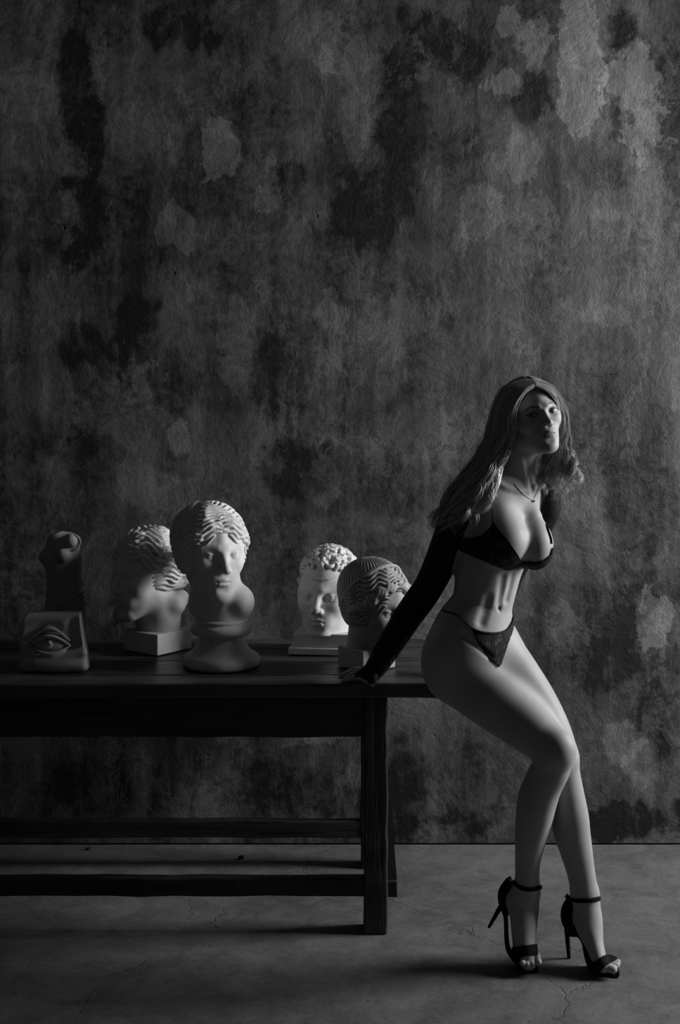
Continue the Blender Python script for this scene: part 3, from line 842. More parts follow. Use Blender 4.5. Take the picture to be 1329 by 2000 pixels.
G.put(cut(ball(q(140, 1060, -.09), .055), ), .0, '-')
G.put(cap(q(139, 1059, -.030), q(139, 1059, -.041), 11.5*m, 11.5*m), .002)
G.put(ball(q(139, 1058, -.064), .006), .002, '-')
G.put(ball(q(103, 1146, -.050), .005), .006, '-')
for i in range(8):
    a, b = q(84, 1198+7*i, -.048), q(162, 1158+9*i, -.036)
    G.put(chain([a, (a+b)/2+np.array((0, -.016, -.004)), b], [.004, .0065, .005]), .006)
G.put(cut(ball(q(106, 1030), 22*m), (q(106, 1044), (.4, 0, -1))), .002, '-')
G.put(cut(ball((0, 0, -.1), .25), ((0, 0, 0), (0, 0, 1))), 0, '-')
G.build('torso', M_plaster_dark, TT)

# ------------------------------------------------------------------ the person
def skin_material():
    t = NT('skin')
    at = t.n('ShaderNodeAttribute'); at.attribute_name = 'tint'
    n = t.noise(14, 5, 0.6); f = t.noise(160, 3, 0.6)
    v = t.math('MULTIPLY', t.rng(n, 0.3, 0.7, 0.30, 0.345), at.outputs['Fac'])
    t.colour(v); t.rough(0.55); t.spec(0.32)
    t.bump(f, 0.05, 0.002)
    return t.m
def lace_material(name, scale, open_, v=0.008):
    """dark net with denser floral blotches; the gaps are real holes"""
    t = NT(name)
    t.colour(v); t.rough(0.75); t.spec(0.15)
    flower = t.rng(t.noise(scale*0.35, 3, 0.55, 0.8), 0.50, 0.54)
    net = t.rng(t.voro(scale*1.6, feature='DISTANCE_TO_EDGE'), 0.05, 0.14)
    hole = t.math('MULTIPLY', t.math('MULTIPLY', net, flower), open_)
    tr = t.n('ShaderNodeBsdfTransparent'); mx = t.n('ShaderNodeMixShader')
    t.link(hole, mx.inputs[0]); t.link(t.b.outputs[0], mx.inputs[1]); t.link(tr.outputs[0], mx.inputs[2]); t.link(mx.outputs[0], t.out.inputs[0])
    t.bump(t.noise(scale, 4, 0.6), 0.4, 0.003)
    return t.m
def hair_material():
    t = NT('long_hair')
    gi = t.n('ShaderNodeNewGeometry')
    t.colour(t.rng(gi.outputs['Random Per Island'], 0, 1, 0.24, 0.60, False)); t.rough(0.32); t.spec(0.8)
    return t.m
M_skin, M_hair = skin_material(), hair_material()
M_lace, M_lace_sheer = lace_material('black_lace', 110, 0.35), lace_material('sheer_lace', 150, 0.62)
M_trim = plain('black_elastic', 0.008, 0.7, 0.15)
M_suede = plain('black_suede', 0.007, 0.85, 0.12)
M_cap = plain('hair_roots', 0.09, 0.6, 0.3, (60, 0.5, 0.004))

PR = empty('person', P(1010, 1850, 3.32)*np.array((1, 1, 0)))
tag(PR, 'woman in black lace lingerie and high heels leaning back on the table end', 'person')
def own(o):
    """part of the person, modelled in room coordinates"""
    o.parent = PR; o.matrix_parent_inverse.identity(); o.location = tuple(-np.array(PR.location)); return o
def cat_axis(*segs):
    out = []
    for a, b, h in segs: out.append(np.linspace(a, b, max(int(round((b-a)/h)), 1), endpoint=False))
    return np.concatenate(out)
YC = 3.36
G = Sculpt(cat_axis((-.03, .13, .0024), (.13, .26, .0040), (.26, .44, .0034), (.44, .60, .0019), (.60, .70, .0034), (.70, .78, .0022)),
           cat_axis((3.08, 3.21, .0036), (3.21, 3.35, .0020), (3.35, 3.46, .0030), (3.46, 3.54, .0027), (3.54, 3.74, .0045)),
           cat_axis((-.01, .06, .0022), (.06, .70, .0042), (.70, .80, .0028), (.80, 1.37, .0036), (1.37, 1.60, .0019)))
def S(px, py, Y, hw, rb): return (*P(px, py, Y), hw*Y/F, rb)
tu = rotm('z', 30)@np.array((1., 0, 0)); tf = rotm('z', 30)@np.array((0, -1., 0))
def T(px, py, Y, hw, rb):
    h = hw*Y/F; ra = math.sqrt(max(h*h-(rb*.5)**2, 1e-4))/math.cos(math.radians(30)); return (*P(px, py, Y), ra, rb)
# trunk
G.put(sweep([T(990, 958, 3.385, 60, .052), T(986, 1000, 3.375, 72, .072), T(974, 1050, 3.37, 72, .080), T(957, 1105, 3.375, 66, .079), T(949.5, 1145, 3.38, 62.5, .074),
             T(942, 1180, 3.385, 61, .074), T(934, 1207, 3.385, 70, .082), T(925, 1238, 3.385, 83, .094), T(921, 1270, 3.385, 88, .100), T(924, 1298, 3.385, 78, .095)], tu, 5), 0)
G.put(sweep([S(915, 978, 3.34, 26, .036), S(955, 958, 3.36, 27, .040), S(1000, 948, 3.39, 26, .040), S(1045, 957, 3.43, 22, .036), S(1066, 974, 3.45, 20, .034)], (0, 0, 1), 4), .035)
G.put(cap(P(1010, 925, 3.385), P(940, 962, 3.36), .024, .020), .04)
G.put(ell(P(884, 1296, 3.380), (60*3.38/F, .082, 64*3.38/F)), .04)
G.put(ell(P(955, 1300, 3.42), (.075, .070, .08)), .05)
# breasts
G.put(ell(P(985, 1058, 3.300), (.0600, .062, .066)), .030)
G.put(ell(P(1045, 1064, 3.330), (.0485, .058, .064)), .020)
G.put(cap(P(972, 1000, 3.315), P(985, 1050, 3.295), .034, .05), .04)
G.put(cap(P(1040, 1010, 3.350), P(1042, 1058, 3.330), .024, .036), .03)
# legs
LA = [S(898, 1312, 3.385, 63, .080), S(936, 1343, 3.345, 61, .078), S(970, 1370, 3.31, 58, .074), S(1004, 1397, 3.28, 54, .068), S(1040, 1426, 3.245, 48, .060), S(1064, 1447, 3.225, 43, .056), S(1081, 1467, 3.215, 41, .054)]
G.put(sweep(LA, (1, 0, .6), 12), .03)
SA = [S(1081, 1467, 3.215, 41, .054), S(1077, 1498, 3.23, 37, .054), S(1062, 1530, 3.25, 36.5, .056), S(1051, 1560, 3.265, 37.5, .058), S(1045, 1590, 3.28, 36, .056), S(1038, 1630, 3.295, 31, .048),
      S(1032, 1675, 3.315, 25, .039), S(1030.5, 1705, 3.325, 23.5, .036), S(1030, 1738, 3.335, 24, .036)]
G.put(sweep(SA, (1, 0, 0), 8), .012)
G.put(ell(P(1091, 1462, 3.185), (.038, .034, .042)), .03)
LB = [S(968, 1275, 3.41, 56, .078), S(1003, 1320, 3.385, 52, .074), S(1040, 1370, 3.355, 47, .066), S(1070, 1420, 3.325, 42, .058), S(1091, 1460, 3.31, 35, .052), S(1097, 1480, 3.305, 33, .050)]
G.put(sweep(LB, (1, 0, .5), 12), .03)
SB = [S(1097, 1480, 3.305, 33, .050), S(1101, 1514, 3.31, 33, .050), S(1107, 1552, 3.315, 34.5, .052), S(1114, 1594, 3.32, 36, .052), S(1117, 1623, 3.325, 36, .049), S(1125, 1657, 3.33, 32, .044),
      S(1134.5, 1700, 3.335, 27.5, .037), S(1143, 1746, 3.34, 26, .034)]
G.put(sweep(SB, (1, 0, 0), 8), .012)
# feet, standing high on the heels
G.put(sweep([S(1030, 1735, 3.335, 24, .036), S(1024, 1768, 3.335, 30, .034), S(1024, 1800, 3.32, 26.5, .032), S(1024, 1832, 3.31, 23, .034), S(1026, 1860, 3.30, 22, .036), S(1032, 1876, 3.293, 18, .030)], (1, 0, 0), 4), .015)
G.put(ball(P(998, 1754, 3.362), 15*3.36/F), .03)
for px, py, pz, qy in ((1022, 1868, 1021, 1880), (1031, 1870, 1031, 1884), (1040, 1870, 1041, 1883), (1049, 1866, 1053, 1879)):
    G.put(cap(P(px, py, 3.283), P(pz, qy, 3.268), .0095, .0085), .004)
    G.put(ball(P(pz, qy, 3.262), .0078), .003)
G.put(sweep([S(1143, 1744, 3.34, 26, .034), S(1148, 1778, 3.33, 26.5, .034), S(1151, 1806, 3.318, 27, .033), S(1160, 1840, 3.300, 19, .033), S(1168, 1870, 3.285, 17, .036), S(1178, 1887, 3.275, 13, .034)], (1, 0, .3), 4), .015)
G.put(ball(P(1117, 1790, 3.365), 14*3.36/F), .03)
for a, b, r_ in (((1172, 1882, 3.265), (1198, 1893, 3.250), .0125), ((1185, 1880, 3.276), (1205, 1886, 3.263), .0088), ((1190, 1876, 3.288), (1208, 1882, 3.276), .0080), ((1192, 1873, 3.300), (1208, 1878, 3.290), .0075)):
    G.put(cap(P(*a), P(*b), r_, r_*.92), .004)
# arms: the near one props on the table, the far one is behind the back
AA = [S(908, 980, 3.335, 30, .040), S(897, 1010, 3.345, 33, .042), S(880, 1055, 3.37, 31, .040), S(858, 1105, 3.40, 27, .036), S(838, 1145, 3.425, 25, .034), S(820, 1172, 3.44, 25, .034), S(800, 1200, 3.452, 24, .033),
      S(779, 1233, 3.468, 22.5, .030), S(757, 1268, 3.485, 20.5, .026), S(737, 1300, 3.500, 15.5, .021), S(726, 1315, 3.507, 15, .020)]
G.put(sweep(AA, (1, 0, -.6), 4), .03)
AB = [S(1064, 968, 3.445, 21, .034), S(1062, 1000, 3.47, 23, .036), S(1032, 1060, 3.52, 22, .034), S(1000, 1120, 3.56, 20, .032), S(984, 1160, 3.58, 19, .030), S(935, 1225, 3.60, 17, .026), S(885, 1290, 3.60, 13, .019), S(872, 1307, 3.59, 13, .017)]
G.put(sweep(AB, (1, 0, -.4), 4), .03)
HZ = TZ+0.0135
def finger(pts, r, k=.006): G.put(chain(pts, r), k)
palm = P(722, 1319, 3.512)
G.put(ell((palm[0]-.002, 3.512, HZ+.014), (.026, .032, .014), rotm('y', -25)), .014)
def fp(px, Y, lift=0.0): return np.array(((px-CX)*Y/F, Y, HZ+lift))
finger([fp(716, 3.500, .013), fp(699, 3.497, .015), fp(686, 3.494, .007), fp(674, 3.490, -.001)], [.0095, .0088, .0080, .0068])
finger([fp(714, 3.514, .014), fp(695, 3.515, .017), fp(680, 3.515, .008), fp(666, 3.514, -.001)], [.0095, .0090, .0082, .0070])
finger([fp(714, 3.530, .013), fp(696, 3.534, .015), fp(682, 3.537, .007), fp(670, 3.538, -.001)], [.0092, .0086, .0078, .0068])
finger([fp(716, 3.544, .010), fp(702, 3.551, .011), fp(690, 3.556, .004), fp(681, 3.558, -.002)], [.0085, .0076, .0070, .0062])
finger([fp(730, 3.503, .012), fp(731, 3.485, .012), fp(729, 3.472, .002), fp(727, 3.466, -.010)], [.0100, .0098, .0088, .0076])
pb = P(890, 1316, 3.590)
G.put(ell((pb[0], 3.590, HZ+.010), (.034, .028, .012)), .012)
for i in range(4): finger([(pb[0]-.02, 3.562+.015*i, HZ+.008), (pb[0]-.055, 3.560+.017*i, HZ+.006), (pb[0]-.082, 3.558+.018*i, HZ)], [.0088, .0082, .0068])
finger([(pb[0], 3.56, HZ+.008), (pb[0]-.03, 3.535, HZ+.004), (pb[0]-.045, 3.525, HZ)], [.0095, .009, .0075])
# neck and head
HC = P(1040, 809, 3.335); HK = 0.92
RH = rotm('y', -12)@rotm('z', 16)
G.put(sweep([S(1024, 868, 3.355, 29, .044), S(1018, 900, 3.372, 28, .042), S(1010, 930, 3.388, 33, .044), S(1003, 952, 3.39, 46, .046)], tu, 4), .028)
G.frame(RH, HC, HK)
def womans_face(G):
    o = dict(fw=.0560, jw=.0400, nb=.0060, nose=.020, lid=.0042, llid=.0062, mw=.0225, low=.004, ex=.0325, ball=False, ml=.72)
    g = face_clay
    g(G, o)
womans_face(G)
G.frame()
def ray(px, py, y0=3.08, y1=3.7, off=0.0):
    """first point of the body met along the line of sight through a photograph position"""
    Ys = np.arange(y0, y1, .0012)
    p = np.stack([(px-CX)*Ys/F, Ys, CAMZ-(py-HY)*Ys/F], 1)
    ix = np.clip(np.searchsorted(G.xs, p[:, 0]), 1, len(G.xs)-1); iy = np.clip(np.searchsorted(G.ys, p[:, 1]), 1, len(G.ys)-1); iz = np.clip(np.searchsorted(G.zs, p[:, 2]), 1, len(G.zs)-1)
    def fr(ax, i, v): return np.clip((v-ax[i-1])/(ax[i]-ax[i-1]), 0, 1)
    fx, fy, fz = fr(G.xs, ix, p[:, 0]), fr(G.ys, iy, p[:, 1]), fr(G.zs, iz, p[:, 2])
    v = 0
    for a in (0, 1):
        for b in (0, 1):
            for c in (0, 1):
                v = v+G.d[ix-1+a, iy-1+b, iz-1+c]*(fx if a else 1-fx)*(fy if b else 1-fy)*(fz if c else 1-fz)
    k = np.nonzero(v < off)[0]
    return p[k[0]] if len(k) else None
def ray_path(pp, off=0.0, sub=5, **kw):
    out = []
    for q in catmull([(a, b, 0) for a, b in pp], sub):
        h = ray(q[0], q[1], off=off, **kw)
        if h is not None: out.append(h)
    return np.array(out)
def carve(pp, r, k, sink=0.0, op='-'):
    c = ray_path(pp, sub=3)
    if len(c) < 2: return
    c = c+np.array((0, sink, 0)); G.put(chain(c, np.full(len(c), r)), k, op)
# anatomy: collar bones, breast bone, linea alba, ribs, navel
carve([(972, 944), (995, 955), (1018, 958), (1030, 957)], .0050, .014, .001, '+')
carve([(1043, 953), (1055, 947), (1063, 948)], .0048, .014, .001, '+')
carve([(1034, 938), (1036, 950)], .006, .014, -.001)
carve([(1016, 893), (1024, 925), (1031, 952)], .0045, .014, .001, '+')
carve([(984, 1128), (981, 1155), (978, 1178)], .0042, .020, -.0048)
carve([(955, 1170), (948, 1195), (942, 1215)], .004, .022, -.0058)
carve([(1003, 1125), (998, 1150), (992, 1172)], .004, .018, -.0045)
c = ray(976, 1189); G.put(ell(c, (.0045, .006, .006)), .006, '-')
carve([(905, 1240), (930, 1258), (960, 1282)], .004, .014, -.003)

Vb, Qb = G.skin(); Vb = smooth_mesh(Vb, Qb, 1)
body = own(mesh_obj('body', Vb, Qb, M_skin, None, True))
L = ((Vb-HC)@RH)/HK                                   # head coordinates of every vertex
def sstep(x, a, b): t = np.clip((x-a)/(b-a), 0, 1); return t*t*(3-2*t)
def near_curve(xs_, zs_, pts):
    pts = np.asarray(pts, float); d = np.full(len(xs_), 9.0)
    for i in range(len(pts)-1):
        a, b = pts[i], pts[i+1]; ab = b-a; t = np.clip(((xs_-a[0])*ab[0]+(zs_-a[1])*ab[1])/(ab@ab), 0, 1)
        d = np.minimum(d, np.hypot(xs_-a[0]-t*ab[0], zs_-a[1]-t*ab[1]))
    return d
tint = np.ones(len(Vb))
hd = (np.abs(L[:, 0]) < .08) & (L[:, 1] < -.02) & (np.abs(L[:, 2]) < .12)
x, y, z = L[hd, 0], L[hd, 1], L[hd, 2]; ax_ = np.abs(x); tt = np.ones(len(x))
brow = near_curve(ax_, z, catmull([(.0125, .0185), (.022, .0222), (.034, .0238), (.0475, .0175)], 5))
tt *= 1-.80*(1-sstep(brow, .0016, .0036))
zu = np.interp(ax_, [0, .003, .008, .014, .0215, .024], [-.0532, -.0520, -.0530, -.0562, -.0622, -.0632])
zl = np.interp(ax_, [0, .006, .013, .0195, .0225, .024], [-.0752, -.0748, -.0722, -.0672, -.0638, -.0632])
lip = sstep(zu-z, -.0006, .0008)*sstep(z-zl, -.0006, .0010)*(y < -.060)*(ax_ < .0235)
tt *= 1-.45*lip
lash = near_curve(ax_, z, catmull([(.0175, .0010), (.0255, .0056), (.0355, .0066), (.0510, .0035)], 5))
tt *= 1-.85*(1-sstep(lash, .0010, .0024))
low = near_curve(ax_, z, catmull([(.0195, -.0030), (.0325, -.0062), (.0455, -.0025)], 5))
tt *= 1-.45*(1-sstep(low, .0008, .0024))
eye_makeup = np.hypot((ax_-.032)/.021, (z-.004)/.013); tt *= 1-.22*(1-sstep(eye_makeup, .6, 1.1))  # eye make-up: skin tinted darker round each eye
tint[hd] = tt
nails = 1
at = body.data.attributes.new('tint', 'FLOAT', 'POINT'); at.data.foreach_set('value', tint.astype(np.float32))
body['label'] = 'bare skin'
# eyes looking at the camera
def eye_material():
    t = NT('eye'); at = t.n('ShaderNodeAttribute'); at.attribute_name = 'ring'
    r = at.outputs['Fac']
    v = t.mix(t.rng(r, .44, .50), t.mix(t.rng(r, .17, .21), .004, .05), .42)
    t.colour(v); t.rough(0.12); t.spec(0.6); return t.m
M_eye = eye_material()
for s in (-1, 1):
    c = HC+RH@(np.array((s*.0325, -.0630, .001))*HK); r = .0146*HK
    g = np.array((0, 0, CAMZ))-c; g /= np.linalg.norm(g)
    Vv, Ff = [], []
    n1, n2 = 20, 32
    for i in range(n1+1):
        for j in range(n2):
            a, b = math.pi*i/n1, 2*math.pi*j/n2
            Vv.append((math.sin(a)*math.cos(b), math.sin(a)*math.sin(b), math.cos(a)))
    Vv = np.array(Vv)
    for i in range(n1):
        for j in range(n2): Ff.append((i*n2+j, (i+1)*n2+j, (i+1)*n2+(j+1) % n2, i*n2+(j+1) % n2))
    z_ = g; x_ = np.cross((0, 0, 1), z_); x_ /= np.linalg.norm(x_); y_ = np.cross(z_, x_)
    W3 = c+r*(Vv[:, :1]*x_+Vv[:, 1:2]*y_+Vv[:, 2:]*z_)
    e = own(mesh_obj('eye', W3, np.array(Ff), M_eye, None, True))
    rr = np.arccos(np.clip(Vv[:, 2], -1, 1))
    at = e.data.attributes.new('ring', 'FLOAT', 'POINT'); at.data.foreach_set('value', rr.astype(np.float32))

# ------------------------------------------------------------------ clothes cut from the body's own surface
def fine_window(lo, hi, n=2):
    sl = G.window(lo, hi, 0.012)
    d = G.d[sl]; axs = [G.xs[sl[0]], G.ys[sl[1]], G.zs[sl[2]]]
    for ax in range(3):
        a = axs[ax]; i = np.arange(len(a)); q = np.linspace(0, len(a)-1, int((len(a)-1)*n)+1)
        i0 = np.minimum(q.astype(int), len(a)-2); f = (q-i0).astype(np.float32)
        sh = [1, 1, 1]; sh[ax] = len(q); f3 = f.reshape(sh)
        d = np.take(d, i0, ax)*(1-f3)+np.take(d, i0+1, ax)*f3
        axs[ax] = a[i0]*(1-f)+a[i0+1]*f
    return d, axs
def poly_sd(px, py, poly):
    poly = np.asarray(poly, float); d = np.full(px.shape, 1e9); inside = np.zeros(px.shape, bool)
    for i in range(len(poly)):
        a, b = poly[i], poly[(i+1) % len(poly)]; e = b-a
        wx, wy = px-a[0], py-a[1]
        t = np.clip((wx*e[0]+wy*e[1])/(e@e), 0, 1)
        d = np.minimum(d, (wx-e[0]*t)**2+(wy-e[1]*t)**2)
        c = (a[1] <= py) != (b[1] <= py)
        with np.errstate(divide='ignore', invalid='ignore'):
            xx = a[0]+(py-a[1])*e[0]/(e[1] if e[1] != 0 else 1e-9)
        inside ^= c & (px < xx)
    return np.where(inside, -1, 1)*np.sqrt(d)
def cloth(name, poly, mat, off, ymin, ymax, parent=None, scallop=0.0, n=1.6, zmin=0.0006):
    """fabric lying off the skin inside an outline; ymin, ymax limit it in depth"""
    poly = np.asarray(poly, float)
    c = np.array([P(a, b, Y) for a, b in poly for Y in (ymin, ymax)])
    d, axs = fine_window(np.maximum(c.min(0), (-9, ymin, -9)), np.minimum(c.max(0), (9, ymax, 9)), n)
    X, Yv, Z = axs[0][:, None, None], axs[1][None, :, None], axs[2][None, None, :]
    px = CX+X*F/Yv+0*Z; py = HY+(CAMZ-Z)*F/Yv+0*X
    pd = poly_sd(px, py, poly)
    if scallop: pd = pd+scallop*np.sin(px*.9)*np.cos(py*.9)
    pd = pd*(YC/F)
    D = np.maximum(np.maximum(d-off, pd), np.maximum(np.maximum(Yv-ymax, ymin-Yv), zmin-Z)+0*X)
    K = Sculpt(*axs); K.d = D.astype(np.float32)
    V, Q = K.skin(); V = smooth_mesh(V, Q, 2)
    return own(mesh_obj(name, V, Q, mat, None, True)) if parent is None else mesh_obj(name, V, Q, mat, parent, True)
def cord(name, pts, r, mat, flat=0.5, parent=None, n=6):
    V, Q = tube(pts, r, n, flat)
    return own(mesh_obj(name, V, Q, mat, None, True)) if parent is None else mesh_obj(name, V, Q, mat, parent, True)
bra = cloth('bra', [(963, 1020), (975, 1036), (988, 1050), (1000, 1068), (1011, 1084), (1021, 1098), (1024, 1106), (1012, 1110), (992, 1115), (972, 1108), (950, 1098), (925, 1088), (896, 1074),
                    (900, 1052), (922, 1051), (942, 1045), (956, 1033)], M_lace_sheer, .0042, 3.2, 3.42, scallop=1.0)
cloth('bra_cup', [(1020, 1101), (1032, 1098), (1050, 1099), (1066, 1094), (1077, 1083), (1080, 1070), (1086, 1068), (1086, 1090), (1066, 1113), (1049, 1120), (1032, 1113), (1020, 1108)], M_lace_sheer, .0042, 3.2, 3.42, bra, scallop=.7)
cord('bra_trim', ray_path([(964, 1020), (976, 1036), (989, 1050), (1001, 1068), (1012, 1085), (1022, 1102), (1034, 1101), (1050, 1101), (1066, 1096), (1077, 1085)], .003), .0026, M_trim, .6, bra)
for k_, pth in enumerate(([(963, 1022), (962, 1000), (959, 978), (957, 955), (958, 938)], [(1079, 1062), (1077, 1050), (1073, 1038), (1069, 1024), (1065, 1003), (1063, 980), (1061, 955)])):
    st_ = ray_path(pth, .0025)
    if len(st_) > 3: cord('shoulder_strap', st_, .0030, M_trim, .5, bra)
    for q_ in range(0, len(st_), 1):
        pass
pan = cloth('panties', [(921, 1224), (935, 1231), (952, 1235), (975, 1235), (992, 1229), (1001, 1214), (1004, 1204), (1006, 1214), (1003, 1232), (996, 1250), (988, 1274), (980, 1298), (975, 1304), (966, 1294), (948, 1275), (936, 1260), (929, 1245)],
            M_lace_sheer, .0038, 3.15, 3.40, scallop=.6)
cord('waist_string', ray_path([(866, 1193), (878, 1196), (893, 1201), (908, 1212), (922, 1226), (938, 1233), (955, 1236), (975, 1236), (991, 1230), (1000, 1216), (1003, 1205)], .0025), .0056, M_trim, .40, pan)
cord('centre_seam', ray_path([(965, 1236), (966, 1255), (968, 1275), (973, 1297)], .0035), .0014, M_trim, .8, pan)

# lace shrug: two sleeves
def sleeve(st, u, extra, cuts, lo, hi, name):
    K = Sculpt(*[np.arange(lo[i], hi[i], .0036) for i in range(3)])
    st = [tuple(np.array(s[:3]))+(s[3]+e, s[4]+e) for s, e in zip(st, extra)]
    K.put(cut(sweep(st, u, 5), *cuts), 0)
    V, Q = K.skin(); V = smooth_mesh(V, Q, 2)
    return own(mesh_obj(name, V, Q, M_lace, None, True))
w0 = P(714, 1325, 3.508)
sl1 = sleeve(AA, (1, 0, -.6), [.006]*8+[.0060, .0085, .0045], [(w0, (-.62, 0, -.78)), ((0, 0, TZ+.0026), (0, 0, -1))], (-.01, 3.27, .72), (.40, 3.56, 1.48), 'lace_sleeve')
sl2 = sleeve(AB, (1, 0, -.4), [.016, .012]+[.007]*6, [(P(880, 1300, 3.59), (-.6, 0, -.8)), ((0, 0, TZ+.0026), (0, 0, -1))], (.22, 3.38, .72), (.64, 3.68, 1.48), 'lace_sleeve')
cloth('hand_lace', [(742, 1290), (724, 1288), (706, 1306), (694, 1316), (694, 1330), (716, 1332), (736, 1340), (746, 1318)], M_lace, .0032, 3.44, 3.57, sl1, zmin=TZ+.0026)
sl1['label'] = 'sleeve on the arm propped on the table'; sl2['label'] = 'sleeve on the arm behind the back'

# necklace and nose stud, ear ring
nk = ray_path([(1006, 945), (1016, 957), (1028, 968), (1041, 976), (1048, 966), (1053, 955), (1055, 946)], .0015, 8)
neck = cord('necklace', nk, .0011, plain('silver', 0.55, 0.25, 0.8), 1.0)
pc = ray(1043, 979, off=.003)
K = Sculpt(*[np.arange(pc[i]-.012, pc[i]+.012, .0008) for i in range(3)])
K.put(ell(pc, (.0062, .003, .0036), rotm('y', -20)), 0); V, Q = K.skin(); mesh_obj('pendant', V, Q, plain('silver_pendant', 0.6, 0.2, 0.8), neck, True)

# high-heeled sandals
def solid(name, prims, h, mat, parent=None):
    lo = np.min([p[0][1] for p in prims], 0)-.008; hi = np.max([p[0][2] for p in prims], 0)+.008
    K = Sculpt(*[np.arange(lo[i], hi[i], h) for i in range(3)])
    for p, k, op in prims: K.put(p, k, op)
    V, Q = K.skin(); V = smooth_mesh(V, Q, 1)
    return own(mesh_obj(name, V, Q, mat, None, True)) if parent is None else mesh_obj(name, V, Q, mat, parent, True)
FL = [((0, 0, -.05), )]
flo = (rbox((.6, 3.3, -.1), (.6, .6, .1), .0), 0, '-')
def shoe(sole, counter, hl, strap_poly, ank_poly, bow, label, yb):
    # sole stations: px, py, Y, half thickness px, half width m
    sh = solid('sandal', [(cut(sweep([S(*q) for q in sole], (1, 0, .2), 4), ((0, 0, .0006), (0, 0, -1))), 0, '+'), (sweep([S(*q) for q in counter], (1, 0, 0), 4), .006, '+')], .0022, M_suede)
    sh['label'] = label
    a, b = P(*hl[0]), P(*hl[1])
    solid('stiletto_heel', [(cut(cap(a, b, hl[2], hl[3]), ((0, 0, .0006), (0, 0, -1))), 0, '+')], .0012, M_suede, sh)
    cloth('toe_strap', strap_poly, M_suede, .0040, yb[0], yb[1], sh)
    cloth('ankle_strap', ank_poly, M_suede, .0038, yb[0]+.03, yb[1]+.06, sh)
    for (p0, p1) in bow:
        c0, c1 = P(*p0), P(*p1)
        V, Q = tube(np.array([c0, (c0+c1)/2, c1]), [.002, .005, .006], 6, .35, (0, 1, 0)); mesh_obj('bow', V, Q, M_suede, sh)
    return sh
shoe([(986, 1772, 3.375, 5, .024), (989, 1800, 3.352, 4.5, .022), (990, 1832, 3.332, 4.5, .026), (995, 1858, 3.315, 5, .034), (1012, 1879, 3.300, 5, .040), (1030, 1889, 3.290, 4.5, .038), (1047, 1890, 3.284, 4, .030)],
     [(995, 1724, 3.374, 9, .020), (988, 1744, 3.372, 14, .030), (987, 1762, 3.370, 13, .032), (988, 1778, 3.368, 8, .026)],
     ((979, 1770, 3.386), (956, 1810, 3.400), .0070, .0042),
     [(996, 1851), (1050, 1843), (1052, 1864), (1030, 1867), (1012, 1872), (1002, 1864)],
     [(1002, 1717), (1014, 1729), (1030, 1734), (1046, 1733), (1060, 1728), (1060, 1736), (1046, 1741), (1030, 1742), (1014, 1737), (1002, 1727)],
     [((1001, 1723, 3.37), (994, 1713, 3.372)), ((1001, 1723, 3.37), (1006, 1731, 3.36))], 'sandal with the heel lifted off the floor', (3.24, 3.40))
shoe([(1110, 1815, 3.365, 4.5, .022), (1126, 1820, 3.350, 4.5, .020), (1140, 1838, 3.330, 4.5, .022), (1146, 1866, 3.305, 4.5, .032), (1155, 1887, 3.290, 5, .040), (1174, 1898, 3.276, 5, .040), (1190, 1899, 3.270, 4, .030), (1200, 1897, 3.268, 3.5, .024), (1207, 1895, 3.266, 3, .015)],
     [(1117, 1757, 3.366, 7, .020), (1110, 1778, 3.368, 12, .032), (1109, 1798, 3.368, 12, .034), (1114, 1814, 3.362, 8, .026)],
     ((1108, 1816, 3.374), (1112, 1870, 3.372), .0075, .0050),
     [(1150, 1893), (1160, 1880), (1176, 1868), (1194, 1860), (1208, 1872), (1192, 1881), (1180, 1890), (1172, 1900), (1155, 1900)],
     [(1112, 1753), (1130, 1756), (1150, 1755), (1174, 1750), (1174, 1759), (1150, 1764), (1130, 1764), (1112, 1761)],
     [((1116, 1757, 3.375), (1106, 1748, 3.378)), ((1116, 1757, 3.375), (1106, 1754, 3.38))], 'sandal standing on its stiletto heel', (3.22, 3.36))

# ------------------------------------------------------------------ long wavy hair
K = Sculpt(*[np.arange(HC[i]-.125, HC[i]+.125, .0030) for i in range(3)])
K.frame(RH, HC, HK)
K.put(ell((0, .020, .030), (.0780, .097, .0800)), 0)
K.put(ell((0, -.105, -.030), (.074, .110, .114)), .006, '-')
K.put(ell((0, -.02, -.150), (.10, .12, .095)), .02, '-')
V, Q = K.skin(); V = smooth_mesh(V, Q, 2)
hair = own(mesh_obj('hair', V, Q, M_cap, None, True)); hair['label'] = 'long wavy centre-parted hair'
left = [[(1042, 754, 3.262), (1021, 768, 3.254), (1004, 802, 3.260), (998, 848, 3.275), (984, 890, 3.285), (962, 935, 3.285), (950, 975, 3.275), (926, 1006, 3.275), (896, 1032, 3.285)],
        [(1038, 748, 3.275), (1004, 765, 3.268), (985, 808, 3.272), (980, 855, 3.282), (962, 900, 3.285), (938, 945, 3.275), (918, 985, 3.270), (895, 1020, 3.275), (872, 1048, 3.29)],
        [(1032, 743, 3.30), (992, 760, 3.290), (973, 808, 3.292), (966, 855, 3.30), (942, 905, 3.300), (912, 950, 3.295), (888, 992, 3.295), (868, 1025, 3.30), (852, 1055, 3.315)],
        [(1024, 741, 3.335), (984, 762, 3.330), (964, 812, 3.335), (952, 862, 3.345), (924, 910, 3.350), (890, 955, 3.350), (866, 995, 3.355), (848, 1028, 3.36), (834, 1050, 3.365)],
        [(1014, 744, 3.375), (985, 775, 3.395), (968, 830, 3.405), (952, 880, 3.415), (930, 925, 3.42), (905, 965, 3.415), (884, 1000, 3.41), (866, 1030, 3.40), (856, 1050, 3.395)],
        [(1016, 760, 3.405), (1000, 810, 3.430), (990, 860, 3.435), (980, 905, 3.44), (960, 945, 3.435), (935, 980, 3.43), (912, 1010, 3.42), (890, 1035, 3.41), (880, 1050, 3.40)]]
